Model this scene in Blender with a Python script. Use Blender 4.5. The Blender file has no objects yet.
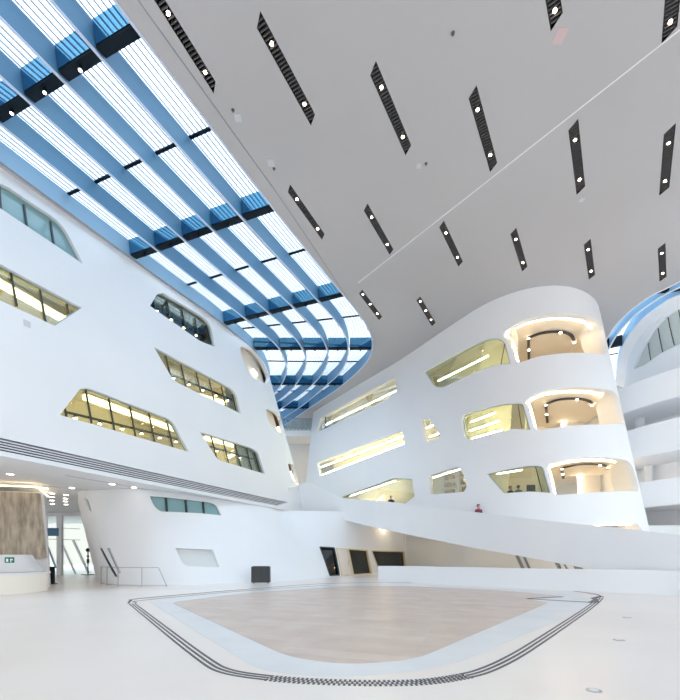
import bpy, bmesh, math, random
from mathutils import Vector, Matrix
from mathutils.bvhtree import BVHTree
from mathutils.geometry import delaunay_2d_cdt
random.seed(5)
S = bpy.context.scene
COL = S.collection
V = Vector

# ------------------------------------------------------------ survey helpers (image point -> place on a known plane/surface)
F, CX, HY, EZ = 400.0, 340.0, 556.0, 1.6
ZC = 17.6
def ray(u, v): return V(((u-CX)/F, 1.0, (HY-v)/F))
def atZ(u, v, z):
    Y = (z-EZ)*F/(HY-v); return V(((u-CX)/F*Y, Y, z))
def atY(u, v, Y): return V(((u-CX)/F*Y, Y, EZ+(HY-v)/F*Y))
def fl(u, v, z=0.0): return atZ(u, v, z)

# ------------------------------------------------------------ materials
def mat(name, col, rough=.5, metal=0.0, emit=None, es=0.0, spec=.5):
    m = bpy.data.materials.new(name); m.use_nodes = True
    b = m.node_tree.nodes['Principled BSDF']
    b.inputs['Base Color'].default_value = (*col, 1); b.inputs['Roughness'].default_value = rough
    b.inputs['Metallic'].default_value = metal; b.inputs['Specular IOR Level'].default_value = spec
    if emit: b.inputs['Emission Color'].default_value = (*emit, 1); b.inputs['Emission Strength'].default_value = es
    return m
def noisy(m, c1, c2, scale=3, detail=4, stretch=(1,1,1), bump=0, rng=(.35,.65)):
    nt = m.node_tree; b = nt.nodes['Principled BSDF']
    tc = nt.nodes.new('ShaderNodeTexCoord'); mp = nt.nodes.new('ShaderNodeMapping')
    mp.inputs['Scale'].default_value = stretch
    n = nt.nodes.new('ShaderNodeTexNoise'); n.inputs['Scale'].default_value = scale; n.inputs['Detail'].default_value = detail
    r = nt.nodes.new('ShaderNodeValToRGB')
    r.color_ramp.elements[0].color = (*c1, 1); r.color_ramp.elements[1].color = (*c2, 1)
    r.color_ramp.elements[0].position = rng[0]; r.color_ramp.elements[1].position = rng[1]
    nt.links.new(tc.outputs['Object'], mp.inputs[0]); nt.links.new(mp.outputs[0], n.inputs['Vector'])
    nt.links.new(n.outputs['Fac'], r.inputs[0]); nt.links.new(r.outputs[0], b.inputs['Base Color'])
    if bump:
        bp = nt.nodes.new('ShaderNodeBump'); bp.inputs['Strength'].default_value = bump
        nt.links.new(n.outputs['Fac'], bp.inputs['Height']); nt.links.new(bp.outputs[0], b.inputs['Normal'])
    return m
def glassy(name, tint, refl=.1, rough=0.0):
    m = bpy.data.materials.new(name); m.use_nodes = True; nt = m.node_tree
    for n in list(nt.nodes): nt.nodes.remove(n)
    o = nt.nodes.new('ShaderNodeOutputMaterial'); mx = nt.nodes.new('ShaderNodeMixShader')
    t = nt.nodes.new('ShaderNodeBsdfTransparent'); g = nt.nodes.new('ShaderNodeBsdfGlossy')
    fr = nt.nodes.new('ShaderNodeLayerWeight'); fr.inputs['Blend'].default_value = .3
    ma = nt.nodes.new('ShaderNodeMath'); ma.operation = 'MULTIPLY_ADD'
    ma.inputs[1].default_value = .5; ma.inputs[2].default_value = refl
    t.inputs[0].default_value = (*tint, 1); g.inputs['Roughness'].default_value = rough
    nt.links.new(fr.outputs['Fresnel'], ma.inputs[0]); nt.links.new(ma.outputs[0], mx.inputs[0])
    nt.links.new(t.outputs[0], mx.inputs[1]); nt.links.new(g.outputs[0], mx.inputs[2]); nt.links.new(mx.outputs[0], o.inputs[0])
    return m
M = {}
M['wall'] = noisy(mat('white_plaster', (.84,.85,.86), .55), (.83,.845,.86), (.86,.87,.885), .25, 2)
M['wallR'] = noisy(mat('white_plaster_right', (.80,.81,.83), .6), (.865,.875,.895), (.885,.895,.91), .25, 2)
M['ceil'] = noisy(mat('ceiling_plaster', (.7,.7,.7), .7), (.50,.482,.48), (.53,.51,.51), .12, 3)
M['trimw'] = mat('white_trim', (.86,.87,.89), .4)
M['seam'] = mat('ceiling_seam', (.84,.84,.85), .5)
M['groove'] = mat('ceiling_groove', (.28,.3,.34), .6)
M['floor'] = noisy(mat('white_floor', (.82,.79,.77), .28), (.79,.705,.645), (.83,.755,.70), .35, 4)
M['border'] = noisy(mat('pale_grey_border', (.72,.74,.78), .3), (.68,.675,.68), (.74,.735,.735), .8, 4)
M['line'] = mat('dark_floor_line', (.09,.09,.10), .5)
M['cream'] = mat('cream_interior', (.86,.81,.68), .6)
M['creamw'] = mat('pale_cream', (.93,.88,.79), .6)
M['peach'] = mat('peach_plaster', (.90,.80,.68), .6)
M['galwhite'] = mat('gallery_white', (.93,.94,.95), .5)
M['beige'] = mat('beige_wall', (.80,.74,.66), .6)
M['sage'] = mat('pale_sage_wall', (.74,.76,.75), .6)
M['blue'] = noisy(mat('blue_steel_and_sky_tint', (.2,.42,.66), .45), (.07,.21,.36), (.10,.255,.41), .3, 2)  # blue of the sky light on the skylight fins, put into their colour
M['bluelt'] = mat('pale_blue_steel_and_sky_tint', (.28,.46,.62), .45)  # paler sky tint painted on the other fins; also small bluish metalwork
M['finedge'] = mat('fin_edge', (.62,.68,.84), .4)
M['navy'] = mat('dark_navy_box', (.004,.010,.018), .5, spec=.15)
M['teal'] = mat('teal_box', (.02,.09,.13), .4)
M['slat'] = mat('grey_slat', (.44,.45,.47), .5)
M['mirror'] = mat('blue_mirror', (.11,.30,.46), .08, 1.0)
M['dark'] = mat('dark_metal', (.035,.037,.04), .4)
M['grille'] = mat('grille', (.11,.105,.105), .5)
M['mull'] = mat('mullion', (.03,.045,.05), .4)
M['frame'] = mat('green_grey_frame', (.35,.42,.40), .4)
M['steel'] = mat('steel', (.45,.47,.5), .3, .9)
M['louv'] = mat('louvre_white', (.78,.79,.82), .5)
M['louvd'] = mat('louvre_dark', (.03,.035,.06), .6)
M['gold'] = mat('gold_frame', (.72,.58,.36), .4)
M['led'] = mat('warm_led', (1,.9,.75), .5, emit=(1,.82,.58), es=8.5)
M['ledlow'] = mat('soft_led', (1,.9,.75), .5, emit=(1,.78,.45), es=3)
M['tube'] = mat('warm_tube', (1,.9,.7), .5, emit=(1,.90,.68), es=25)
M['softtube'] = mat('soft_warm_band', (1,.9,.7), .5, emit=(1,.84,.50), es=5)
M['lamp'] = mat('spot_lamp', (1,.9,.8), .5, emit=(1,.74,.52), es=28)
M['lampw'] = mat('white_lamp', (1,1,1), .5, emit=(1,.93,.82), es=7)
M['lampr'] = mat('recess_lamp', (1,1,1), .5, emit=(1,.80,.55), es=45)
M['glass'] = glassy('roof_glass', (.96,.98,1), .02)
M['winglass'] = glassy('window_glass', (.82,.88,.81), .07)
M['tealglass'] = glassy('teal_glass', (.30,.52,.56), .16)
M['doorglass'] = glassy('dark_door_glass', (.22,.26,.28), .08)
M['stripe'] = mat('grey_stripe_pane', (.27,.29,.31), .3)
M['clear'] = glassy('clear_glass', (.90,.95,.93), .05)
M['frost'] = mat('frosted_pane', (.70,.72,.71), .35)
M['blind'] = mat('grey_green_pane', (.62,.68,.64), .3)
M['tealpane'] = mat('teal_pane', (.27,.45,.47), .12)
M['black'] = mat('black', (.012,.013,.015), .4)
M['skin'] = mat('skin', (.6,.38,.28), .6)
M['cloth_d'] = mat('dark_cloth', (.03,.03,.04), .8)
M['cloth_r'] = mat('plum_cloth', (.28,.05,.10), .8)
M['cloth_g'] = mat('grey_cloth', (.18,.2,.22), .8)
M['hair'] = mat('hair', (.03,.02,.015), .7)
M['green'] = mat('exit_green', (.01,.16,.09), .4)
M['white'] = mat('sign_white', (.9,.9,.9), .5)
M['timber'] = noisy(mat('rough_timber', (.5,.43,.34), .7), (.33,.27,.20), (.62,.54,.43), 2.2, 8, (2.2,2.2,.5), .3)
M['panelbox'] = mat('hatch', (.60,.60,.62), .6)
M['hatchr'] = mat('hatch_pink', (.66,.50,.50), .6)
# beige stone paving of the inlay, laid in long slabs
def paving():
    m = mat('beige_paving', (.6,.5,.43), .33); nt = m.node_tree; b = nt.nodes['Principled BSDF']
    tc = nt.nodes.new('ShaderNodeTexCoord'); mp = nt.nodes.new('ShaderNodeMapping'); mp.inputs['Rotation'].default_value = (0,0,.35)
    br = nt.nodes.new('ShaderNodeTexBrick'); br.inputs['Scale'].default_value = 1.0
    br.inputs['Brick Width'].default_value = 2.2; br.inputs['Row Height'].default_value = .42
    br.inputs['Mortar Size'].default_value = .006; br.inputs['Bias'].default_value = 0
    br.inputs['Color1'].default_value = (.565,.44,.365,1); br.inputs['Color2'].default_value = (.635,.51,.435,1)
    br.inputs['Mortar'].default_value = (.50,.42,.37,1)
    n = nt.nodes.new('ShaderNodeTexNoise'); n.inputs['Scale'].default_value = 1.3; n.inputs['Detail'].default_value = 6
    mx = nt.nodes.new('ShaderNodeMixRGB'); mx.blend_type = 'OVERLAY'; mx.inputs[0].default_value = .25
    nt.links.new(tc.outputs['Object'], mp.inputs[0]); nt.links.new(mp.outputs[0], br.inputs['Vector']); nt.links.new(mp.outputs[0], n.inputs['Vector'])
    nt.links.new(br.outputs['Color'], mx.inputs[1]); nt.links.new(n.outputs['Fac'], mx.inputs[2]); nt.links.new(mx.outputs[0], b.inputs['Base Color'])
    return m
M['pave'] = paving()

# ------------------------------------------------------------ object helpers
def link(o, parent=None):
    COL.objects.link(o)
    if parent is not None: o.parent = parent
    return o
def mesh_obj(name, bm, m, parent=None, smooth=None, kind=None, recalc=True):
    if recalc: bmesh.ops.recalc_face_normals(bm, faces=bm.faces)
    me = bpy.data.meshes.new(name); bm.to_mesh(me); bm.free(); me.materials.append(M[m])
    if smooth:
        me.shade_smooth(); me.set_sharp_from_angle(angle=math.radians(smooth))
    o = bpy.data.objects.new(name, me); link(o)
    if parent is not None:
        o.parent = parent; o.matrix_parent_inverse = parent.matrix_world.inverted() if parent.matrix_world != Matrix.Identity(4) else Matrix.Identity(4)
        if parent.type == 'EMPTY': o.matrix_parent_inverse = Matrix.Translation(-parent.location)
    if kind: o['kind'] = kind
    return o
def thing(name, label, cat, loc=(0,0,0), group=None, kind=None):
    o = bpy.data.objects.new(name, None); o.empty_display_size = .2; COL.objects.link(o); o.location = loc
    if label: o['label'] = label; o['category'] = cat
    if group: o['group'] = group
    if kind: o['kind'] = kind
    return o
def tag(o, label, cat, group=None):
    o['label'] = label; o['category'] = cat
    if group: o['group'] = group
    return o
def box(bm, c, s, rot=None):
    mt = Matrix.Translation(c) @ (rot.to_4x4() if rot else Matrix.Identity(4)) @ Matrix.Diagonal((*s, 1))
    bmesh.ops.create_cube(bm, size=1, matrix=mt)
def cyl(bm, a, b, r, r2=None, n=12):
    a, b = V(a), V(b); d = b-a
    q = d.to_track_quat('Z', 'Y').to_matrix().to_4x4()
    bmesh.ops.create_cone(bm, cap_ends=True, segments=n, radius1=r, radius2=r if r2 is None else r2, depth=d.length, matrix=Matrix.Translation((a+b)/2) @ q)
def bar(bm, a, b, w, h, side=None):
    """rectangular bar from a to b; w across, h along the up/normal"""
    sweep(bm, [V(a), V(b)], w, h, side)
def sweep(bm, pts, w, h, up=None, closed=False, drop=0.0):
    """rectangular section swept along pts. w = width sideways, h = height along up"""
    pts = [V(p) for p in pts]; n = len(pts); rings = []
    up = V((0,0,1)) if up is None else V(up)
    for i, p in enumerate(pts):
        a = pts[i-1] if (i or closed) else p; b = pts[(i+1) % n] if (i < n-1 or closed) else p
        t = (b-a).normalized(); sd = t.cross(up)
        if sd.length < 1e-4: sd = t.cross(V((1,0,0)))
        sd.normalize(); uu = sd.cross(t).normalized() if abs(t.dot(up)) > .05 else up
        rings.append([bm.verts.new(p+sd*(w/2*x)+uu*(h/2*y)) for x, y in ((-1,-1),(1,-1),(1,1),(-1,1))])
    for i in range(n-1 + (1 if closed else 0)):
        r, q = rings[i], rings[(i+1) % n]
        for k in range(4): bm.faces.new((r[k], r[(k+1)%4], q[(k+1)%4], q[k]))
    if not closed: bm.faces.new(rings[0][::-1]); bm.faces.new(rings[-1])
def catmull(pts, n=8, closed=False):
    pts = [V(p) for p in pts]; N = len(pts); out = []
    segs = N if closed else N-1
    for i in range(segs):
        p1, p2 = pts[i], pts[(i+1) % N]
        p0 = pts[i-1] if (i or closed) else p1*2-p2
        p3 = pts[(i+2) % N] if (i < N-2 or closed) else p2*2-p1
        for k in range(n):
            t = k/n
            out.append(.5*((2*p1)+(p2-p0)*t+(2*p0-5*p1+4*p2-p3)*t*t+(3*p1-p0-3*p2+p3)*t*t*t))
    if not closed: out.append(pts[-1].copy())
    return out
def resample(pts, n):
    L = [0]
    for a, b in zip(pts, pts[1:]): L.append(L[-1]+(b-a).length)
    out = []; j = 0
    for i in range(n):
        s = L[-1]*i/(n-1)
        while j < len(L)-2 and L[j+1] < s: j += 1
        d = L[j+1]-L[j]; t = (s-L[j])/d if d > 1e-9 else 0
        out.append(pts[j].lerp(pts[j+1], min(1, t)))
    return out
def round_poly(p, r, n=5):
    """round polygon corners; r may be a list"""
    p = [V((q[0], q[1])) for q in p]; out = []; N = len(p)
    for i in range(N):
        a, b, c = p[i-1], p[i], p[(i+1)%N]; rr = r[i] if isinstance(r, (list, tuple)) else r
        rr = min(rr, (a-b).length*.45, (c-b).length*.45)
        if rr < 1e-3: out.append(b); continue
        s = b+(a-b).normalized()*rr; e = b+(c-b).normalized()*rr
        for k in range(n+1):
            t = k/n; out.append(s*(1-t)**2+b*2*t*(1-t)+e*t*t)
    return out
def dens(p, step, closed=True):
    out = []; N = len(p)
    for i in range(N if closed else N-1):
        a, b = p[i], p[(i+1)%N]; k = max(1, math.ceil((b-a).length/step))
        for j in range(k): out.append(a.lerp(b, j/k))
    if not closed: out.append(p[-1])
    return out
def inside(q, poly):
    c = False; x, y = q[0], q[1]; j = len(poly)-1
    for i in range(len(poly)):
        xi, yi = poly[i][0], poly[i][1]; xj, yj = poly[j][0], poly[j][1]
        if (yi > y) != (yj > y) and x < (xj-xi)*(y-yi)/(yj-yi)+xi: c = not c
        j = i
    return c
def cdt(outer, holes=(), grid=None, step=1.0):
    outer = dens([V((p[0], p[1])) for p in outer], step)
    holes = [dens([V((p[0], p[1])) for p in h], step*.6) for h in holes]
    vs, es = [], []
    for lp in [outer]+holes:
        b = len(vs); vs += lp; es += [(b+i, b+(i+1) % len(lp)) for i in range(len(lp))]
    if grid:
        x0 = min(p.x for p in outer); x1 = max(p.x for p in outer); y0 = min(p.y for p in outer); y1 = max(p.y for p in outer)
        nx = int((x1-x0)/grid[0]); ny = int((y1-y0)/grid[1])
        for i in range(1, nx+1):
            for j in range(1, ny+1):
                q = V((x0+(x1-x0)*i/(nx+1), y0+(y1-y0)*j/(ny+1)))
                if inside(q, outer) and not any(inside(q, h) for h in holes): vs.append(q)
    r = delaunay_2d_cdt(vs, es, [], 0, 1e-5)
    V2, T = r[0], r[2]; out = []
    for t in T:
        c = (V2[t[0]]+V2[t[1]]+V2[t[2]])/3
        if inside(c, outer) and not any(inside(c, h) for h in holes): out.append(t)
    return V2, out
def shell(bm, V2, T, top, bot):
    """two layers mapped by top(p), bot(p) joined along the open edges"""
    used = sorted({i for t in T for i in t}); a = {i: bm.verts.new(top(V2[i])) for i in used}; b = {i: bm.verts.new(bot(V2[i])) for i in used}
    cnt = {}
    for t in T:
        bm.faces.new([a[i] for i in t]); bm.faces.new([b[i] for i in reversed(t)])
        for k in range(3):
            e = (t[k], t[(k+1)%3]); key = (min(e), max(e)); cnt.setdefault(key, []).append(e)
    for k, l in cnt.items():
        if len(l) == 1:
            i, j = l[0]; bm.faces.new((a[j], a[i], b[i], b[j]))
def prism(bm, poly, z0, z1, holes=(), step=3.0, grid=None):
    V2, T = cdt(poly, holes, grid, step)
    shell(bm, V2, T, lambda p: (p.x, p.y, z1), lambda p: (p.x, p.y, z0))

class Surf:
    """leaning curved wall: matched plan curves at several heights"""
    def __init__(s, rows, n=160):
        s.z = [r[0] for r in rows]
        s.c = [catmull([V((p[0], p[1], 0)) for p in r[1]], 12) for r in rows]
        s.n = len(s.c[0]); mid = s.c[len(s.c)//2]
        s.L = [0]
        for a, b in zip(mid, mid[1:]): s.L.append(s.L[-1]+(b-a).length)
        s.len = s.L[-1]
        vs, fs, s.par = [], [], []
        NZ = 24; zs = [s.z[0]+(s.z[-1]-s.z[0])*j/NZ for j in range(NZ+1)]
        for i in range(s.n):
            for zz in zs: vs.append(s.P(s.L[i], zz)); s.par.append((s.L[i], zz))
        s.tri = []
        for i in range(s.n-1):
            for j in range(NZ):
                a = i*(NZ+1)+j; b = a+NZ+1
                s.tri += [(a, b, b+1), (a, b+1, a+1)]
        s.vs = vs; s.bvh = BVHTree.FromPolygons(vs, s.tri)
    def base(s, x, z):
        import bisect
        i = min(max(bisect.bisect_right(s.L, x)-1, 0), s.n-2); t = (x-s.L[i])/(s.L[i+1]-s.L[i])
        k = 0
        while k < len(s.z)-2 and z > s.z[k+1]: k += 1
        w = (z-s.z[k])/(s.z[k+1]-s.z[k])
        p = s.c[k][i].lerp(s.c[k][i+1], t).lerp(s.c[k+1][i].lerp(s.c[k+1][i+1], t), w)
        return V((p.x, p.y, z))
    def N(s, x, z):
        e = .25; d = s.base(x+e, z)-s.base(x-e, z); n = V((d.y, -d.x, 0)); return n.normalized()
    def P(s, x, z, off=0.0):
        p = s.base(x, z)
        return p-s.N(x, z)*off*s.sgn if off else p
    sgn = 1
    def hit(s, u, v):
        for k in range(60):
            d = ray(u-k*.5, v); loc, nn, idx, dist = s.bvh.ray_cast(V((0,0,EZ)), d.normalized())
            if loc is not None:
                a, b, c = s.tri[idx]; from_ = [s.vs[a], s.vs[b], s.vs[c]]
                A, B, C = from_; v0, v1, v2 = B-A, C-A, loc-A
                d00, d01, d11, d20, d21 = v0.dot(v0), v0.dot(v1), v1.dot(v1), v2.dot(v0), v2.dot(v1)
                den = d00*d11-d01*d01; y = (d11*d20-d01*d21)/den; z = (d00*d21-d01*d20)/den; x = 1-y-z
                pa, pb, pc = s.par[a], s.par[b], s.par[c]
                return V((pa[0]*x+pb[0]*y+pc[0]*z, pa[1]*x+pb[1]*y+pc[1]*z))
        raise Exception('miss %s %s' % (u, v))
    def ho(s, u, v, off):
        h = s.hit(u, v); x, z = h.x, h.y
        def pr(x, z):
            p = s.P(min(max(x, .3), s.len-.3), z, off); return CX+F*p.x/p.y-u, HY-F*(p.z-EZ)/p.y-v
        for _ in range(14):
            a, b = pr(x, z); e = .02; ax, bx = pr(x+e, z); az, bz = pr(x, z+e)
            j = ((ax-a)/e, (az-a)/e, (bx-b)/e, (bz-b)/e); det = j[0]*j[3]-j[1]*j[2]
            if abs(det) < 1e-6: break
            dx = -(j[3]*a-j[1]*b)/det; dz = -(-j[2]*a+j[0]*b)/det
            x += max(-1, min(1, dx)); z += max(-1, min(1, dz))
        x = min(max(x, .3), s.len-.3); return s.P(x, z, off)
    def poly(s, px, r=0.15, n=5): return round_poly([s.hit(*q) for q in px], r, n)

def facade(name, sf, outer, holes, m, thick=.3, grid=(.7, 1.2), parent=None, kind='structure'):
    bm = bmesh.new(); V2, T = cdt(outer, holes, grid, .5)
    shell(bm, V2, T, lambda p: sf.P(p.x, p.y), lambda p: sf.P(p.x, p.y, thick))
    return mesh_obj(name, bm, m, parent, 35, kind)
def pane(name, sf, poly, off, m, parent, thick=.03):
    bm = bmesh.new(); V2, T = cdt(poly, (), (.8, .8), .6)
    shell(bm, V2, T, lambda p: sf.P(p.x, p.y, off), lambda p: sf.P(p.x, p.y, off+thick))
    return mesh_obj(name, bm, m, parent, 35)
def rim(name, sf, poly, off, w, d, m, parent):
    bm = bmesh.new(); pp = [sf.P(p.x, p.y, off) for p in dens(poly, .5)]
    c = sum(pp, V())/len(pp); nn = (pp[len(pp)//3]-pp[0]).cross(pp[2*len(pp)//3]-pp[0]).normalized()
    sweep(bm, pp, w, d, nn, closed=True)
    return mesh_obj(name, bm, m, parent)
NW = [0]
def window(sf, px, mull=(), r=.15, off=.22, glass='winglass', fw=.06, fm='frame', rail=None, mw=.07):
    """px polygon on surf; mull = list of ((u,v),(u,v)). returns hole polygon"""
    NW[0] += 1
    poly = sf.poly(px, r) if not isinstance(px[0], Vector) else px
    c = poly[0]; e = thing('window_%d' % NW[0], None, None, sf.P(c.x, c.y, off), kind='structure')
    pane('glass_pane', sf, poly, off, glass, e)
    rim('window_frame', sf, poly, off-.03, .07, fw, fm, e)
    for a, b in mull:
        A, B = sf.hit(*a), sf.hit(*b); bm = bmesh.new()
        k = 6; pts = [sf.P(*(A.lerp(B, i/k)), off-.05) for i in range(k+1)]
        sweep(bm, pts, mw, mw*.9, sf.N(*(A.lerp(B, .5)))); mesh_obj('mullion', bm, 'mull', e)
    return poly

# ------------------------------------------------------------ plan frame of the hall
D = V((.44, .898)).normalized(); Rt = V((D.y, -D.x))
def ab(a, b): q = D*a+Rt*b; return (q.x, q.y)

# ============================================================ LEFT BLOCK
topL = [ab(-8,-19.8), ab(0,-19.8), ab(8,-19.8), ab(14,-19.65), ab(19,-19.5), (-7.7,28.6), (-6.9,30.4), (-6.4,32.4), (-6.25,34.6), (-6.5,36.8), (-7.6,38.9), (-9.8,40.6), (-14,42)]
botL = [ab(-8,-17.6), ab(0,-17.6), ab(8,-17.75), ab(14,-17.95), ab(20,-18.1), (-5.6,30.0), (-4.3,32.4), (-3.35,34.6), (-2.95,36.6), (-3.3,38.6), (-4.6,40.4), (-7,41.8), (-12,43)]
SL = Surf([(5.3, botL), (ZC, topL)])
holesL = []
# windows of the left block
w = window
holesL.append(w(SL, [(-14,178),(8,187),(62,223),(83,264),(48,240),(3,210),(-14,199)], [((26,203),(29.5,229)),((52.5,220),(56,245)),((1,184),(3,208))], r=[0,.1,.5,0,0,.1,0], glass='tealpane', fm='frame'))
holesL.append(w(SL, [(-16,254),(0,264),(82,308),(55,326),(-16,293)], [((13,272),(19,305)),((42,289),(48,322)),((69,303),(70,312))], r=.08))
holesL.append(w(SL, [(60,415),(80,389),(88,388),(172,420),(189,452),(120,432)], [((67,407),(69,416)),((88,389),(94,423)),((111,398),(117,431)),((132,406),(138,437)),((151,413),(157,443)),((169,420),(175,448))], r=[0,.1,.15,.35,0,0]))
holesL.append(w(SL, [(150,306),(157,294),(163,293),(205,318),(211,326),(215,347),(200,341)], [((155.5,298),(157.5,308)),((169,299),(172,318)),((184,308),(187,327)),((197,317),(200,336)),((208,325),(213,343))], r=[0,.1,.1,.3,.4,0,0]))
holesL.append(w(SL, [(154,347),(180,361),(232,389),(237,396),(241,414),(178,383),(172,378)], [((167.5,355),(173,378)),((183,364),(188,387)),((198,372),(203,393)),((211,379),(216,400)),((223,386),(228,406)),((234,394),(238,410))], r=[0,0,.3,.3,0,.3,.3]))
holesL.append(w(SL, [(200,432),(252,448),(258,452),(265,474),(232,464),(218,460)], [((213,436),(219,459)),((225,440),(231,464)),((237,444),(243,467)),((248.5,448),(254,471)),((256,452),(262,472))], r=[0,.3,.3,0,.1,.3]))
# louvre band slot
sN = SL.hit(288, 503).x
def zb(x): return 5.42+.12*min(1, max(0, x/sN))
lv = [V((1.0, 6.0)), V((1.0, zb(1)))]+[V((sN*k/6, zb(sN*k/6))) for k in range(1, 6)]+[V((sN-1.2, zb(sN))), V((sN, 5.99))]
holesL.append(lv)
# rounded balcony recesses at the corner
alc = [[(239,346),(252,349),(263,361),(269.5,378),(267,384),(258,381),(249,374),(243,361)],
       [(264.5,408),(274,411),(281.5,418.5),(286,429),(285,435),(278,432.5),(269.5,424)],
       [(287.5,463),(295,464.5),(301,469),(303.5,476),(301,483.5),(295,484),(290.5,473)]]
for a in alc:
    p = SL.poly(a, .5); holesL.append(p)
facade('wall_left', SL, [V((0,5.3)), V((SL.len,5.3)), V((SL.len,ZC)), V((0,ZC))], holesL, 'wall', .3, (.8, 1.5))
# recess pockets with cove light behind each corner opening
for k, a in enumerate(alc):
    e = thing('cove_light', ['warm cove light in the uppermost rounded recess of the left block corner', 'warm cove light in the middle rounded recess of the left block corner', 'warm cove light in the lowest rounded recess of the left block corner'][k], 'light', group='corner recess lights')
    st = [[(253,370),(257,375.5)], [(277.5,421),(279.5,427),(280,432)], [(299,472),(298.5,477),(294.5,481)]][k]
    pts = [SL.ho(*q, .45) for q in st]; e.location = pts[0]
    bm = bmesh.new(); sweep(bm, catmull(pts, 5), .10, .10); mesh_obj('light_strip', bm, 'led', e)
    bm = bmesh.new(); sweep(bm, [p+V((0,0,.12)) for p in catmull(pts, 5)], .2, .04); mesh_obj('housing', bm, 'creamw', e)
# floors and back wall inside the left block
def plan(sf, z, off, x0, x1, n=40): return [V(sf.P(x0+(x1-x0)*i/n, z, off)[:2]) for i in range(n+1)]
def slab(name, sf, z0, z1, off, x0, x1, close, m, kind='structure', holes=()):
    bm = bmesh.new(); prism(bm, plan(sf, (z0+z1)/2, off, x0, x1)+[V(c) for c in close], z0, z1, holes); return mesh_obj(name, bm, m, None, None, kind)
xe = SL.len
for i, (z0, z1) in enumerate([(10.35,10.75), (14.0,14.35)]):
    slab('floor', SL, z0, z1, .62, .2, xe-.3, [(-14,46),(-36,46),(-36,-6)], 'creamw')
# soffit under the block (also ceiling of the entrance)
bm = bmesh.new(); prism(bm, plan(SL, 5.3, .32, .2, xe-.3)+[V((-14,46)),V((-42,46)),V((-42,-6))], 5.31, 5.36, step=4); mesh_obj('ceiling', bm, 'wall', None, None, 'structure')
bm = bmesh.new(); prism(bm, plan(SL, 6.5, .62, .2, xe-.3)+[V((-14,46)),V((-36,46)),V((-36,-6))], 6.3, 6.6, step=4); mesh_obj('floor', bm, 'creamw', None, None, 'structure')
bm = bmesh.new()
V2, T = cdt([V((0,6.6)), V((xe-9,6.6)), V((xe-9,ZC-.02)), V((0,ZC-.02))], (), (1.2,3), 1.5)
shell(bm, V2, T, lambda p: SL.P(p.x, p.y, 4.6), lambda p: SL.P(p.x, p.y, 4.8)); mesh_obj('wall_back', bm, 'cream', None, 35, 'structure')
# corner recess back wall
bm = bmesh.new()
xc = SL.hit(242, 349).x-2.0
V2, T = cdt([V((xc,6.65)), V((xe-1,6.65)), V((xe-1,ZC-.02)), V((xc,ZC-.02))], (), (.8,3), 1.0)
shell(bm, V2, T, lambda p: SL.P(p.x, p.y, .60), lambda p: SL.P(p.x, p.y, .68)); mesh_obj('wall_corner', bm, 'peach', None, 35, 'structure')

# louvre band
e = thing('ventilation_louvre', 'long dark slotted ventilation band under the first floor of the left white wall', 'louvre', SL.P(2, 5.4))
bm = bmesh.new(); V2, T = cdt([V((.8,5.38)), V((sN+.2,5.38)), V((sN+.2,6.04)), V((.8,6.04))], (), (1,1), 1)
shell(bm, V2, T, lambda p: SL.P(p.x, p.y, .31), lambda p: SL.P(p.x, p.y, .34)); mesh_obj('backing', bm, 'louvd', e, 35)
for k in range(5):
    bm = bmesh.new(); z = 5.96-.105*(k+.55)
    sweep(bm, [SL.P(1+(sN-1.1)*i/60, z, .06) for i in range(61)], .05, .048); mesh_obj('slat', bm, 'louv', e)

# tube lights and spot rails inside the left block
def lights_on(sf, pts, off, name, label, group, w=.06, m='tube', dz=0, hous=True, cat='light'):
    P = [sf.ho(*q, off)+V((0,0,dz)) for q in pts]
    e = thing(name, label, cat, P[0], group)
    bm = bmesh.new(); sweep(bm, catmull(P, 6) if len(P) > 2 else P, w, w); mesh_obj('tube', bm, m, e)
    if hous:
        bm = bmesh.new(); sweep(bm, [p+V((0,0,w*.85)) for p in P], w*1.3, w*.5); mesh_obj('housing', bm, 'creamw', e)
    return e
for pts, lab in [([(-14,276),(68,322)], 'long ceiling light tube behind the gold-lit window at the left frame edge'),
                 ([(84,397),(176,430)], 'long ceiling light tube behind the big trapezoid window above the louvre'),
                 ([(170,388),(262,424)], 'ceiling light tube glimpsed behind the middle left window near the corner'),
                 ([(152,296),(212,331)], 'long light tube added to brighten the room behind the uppermost short left window under the skylight'),  # tube added to lift the dark room behind this window
                 ([(205,438),(258,452)], 'broad ceiling light tube at the top of the small window nearest the corner'),
                 ([(228,457),(243,449)], 'short slanted light tube behind the small window nearest the corner'),
                 ([(241,461),(256,459)], 'short level light tube behind the small window nearest the corner')]:
    lights_on(SL, pts, 2.2, 'tube_light', lab, None, .24, 'softtube')
def z_hit(sf, q): return sf.hit(*q)
def spot_rail(pts, n, lab, off=.55):
    P = [SL.ho(*q, off) for q in pts]
    e = thing('spotlight_rail', lab, 'light', P[0])
    bm = bmesh.new(); sweep(bm, [P[0], P[1]], .06, .10); mesh_obj('rail', bm, 'dark', e)
    for i in range(n):
        c = P[0].lerp(P[1], (i+.35)/n); bm = bmesh.new(); cyl(bm, c+V((0,0,-.02)), c+V((0,0,-.16)), .06, .09); s = mesh_obj('spotlight', bm, 'dark', e)
        bm = bmesh.new(); cyl(bm, c+V((0,0,-.165)), c+V((0,0,-.20)), .075); mesh_obj('lamp', bm, 'lamp', s)
spot_rail([(152,305),(204,337)], 4, 'dark spotlight rail along the sill of the upper short window under the skylight')
spot_rail([(168,373),(235,401)], 5, 'dark spotlight rail across the middle slanted window of the left wall')
spot_rail([(66,412),(186,441)], 6, 'dark spotlight rail across the big trapezoid window of the left wall')
spot_rail([(208,446),(253,459)], 2, 'dark rail across the small window nearest the left block corner')
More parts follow.
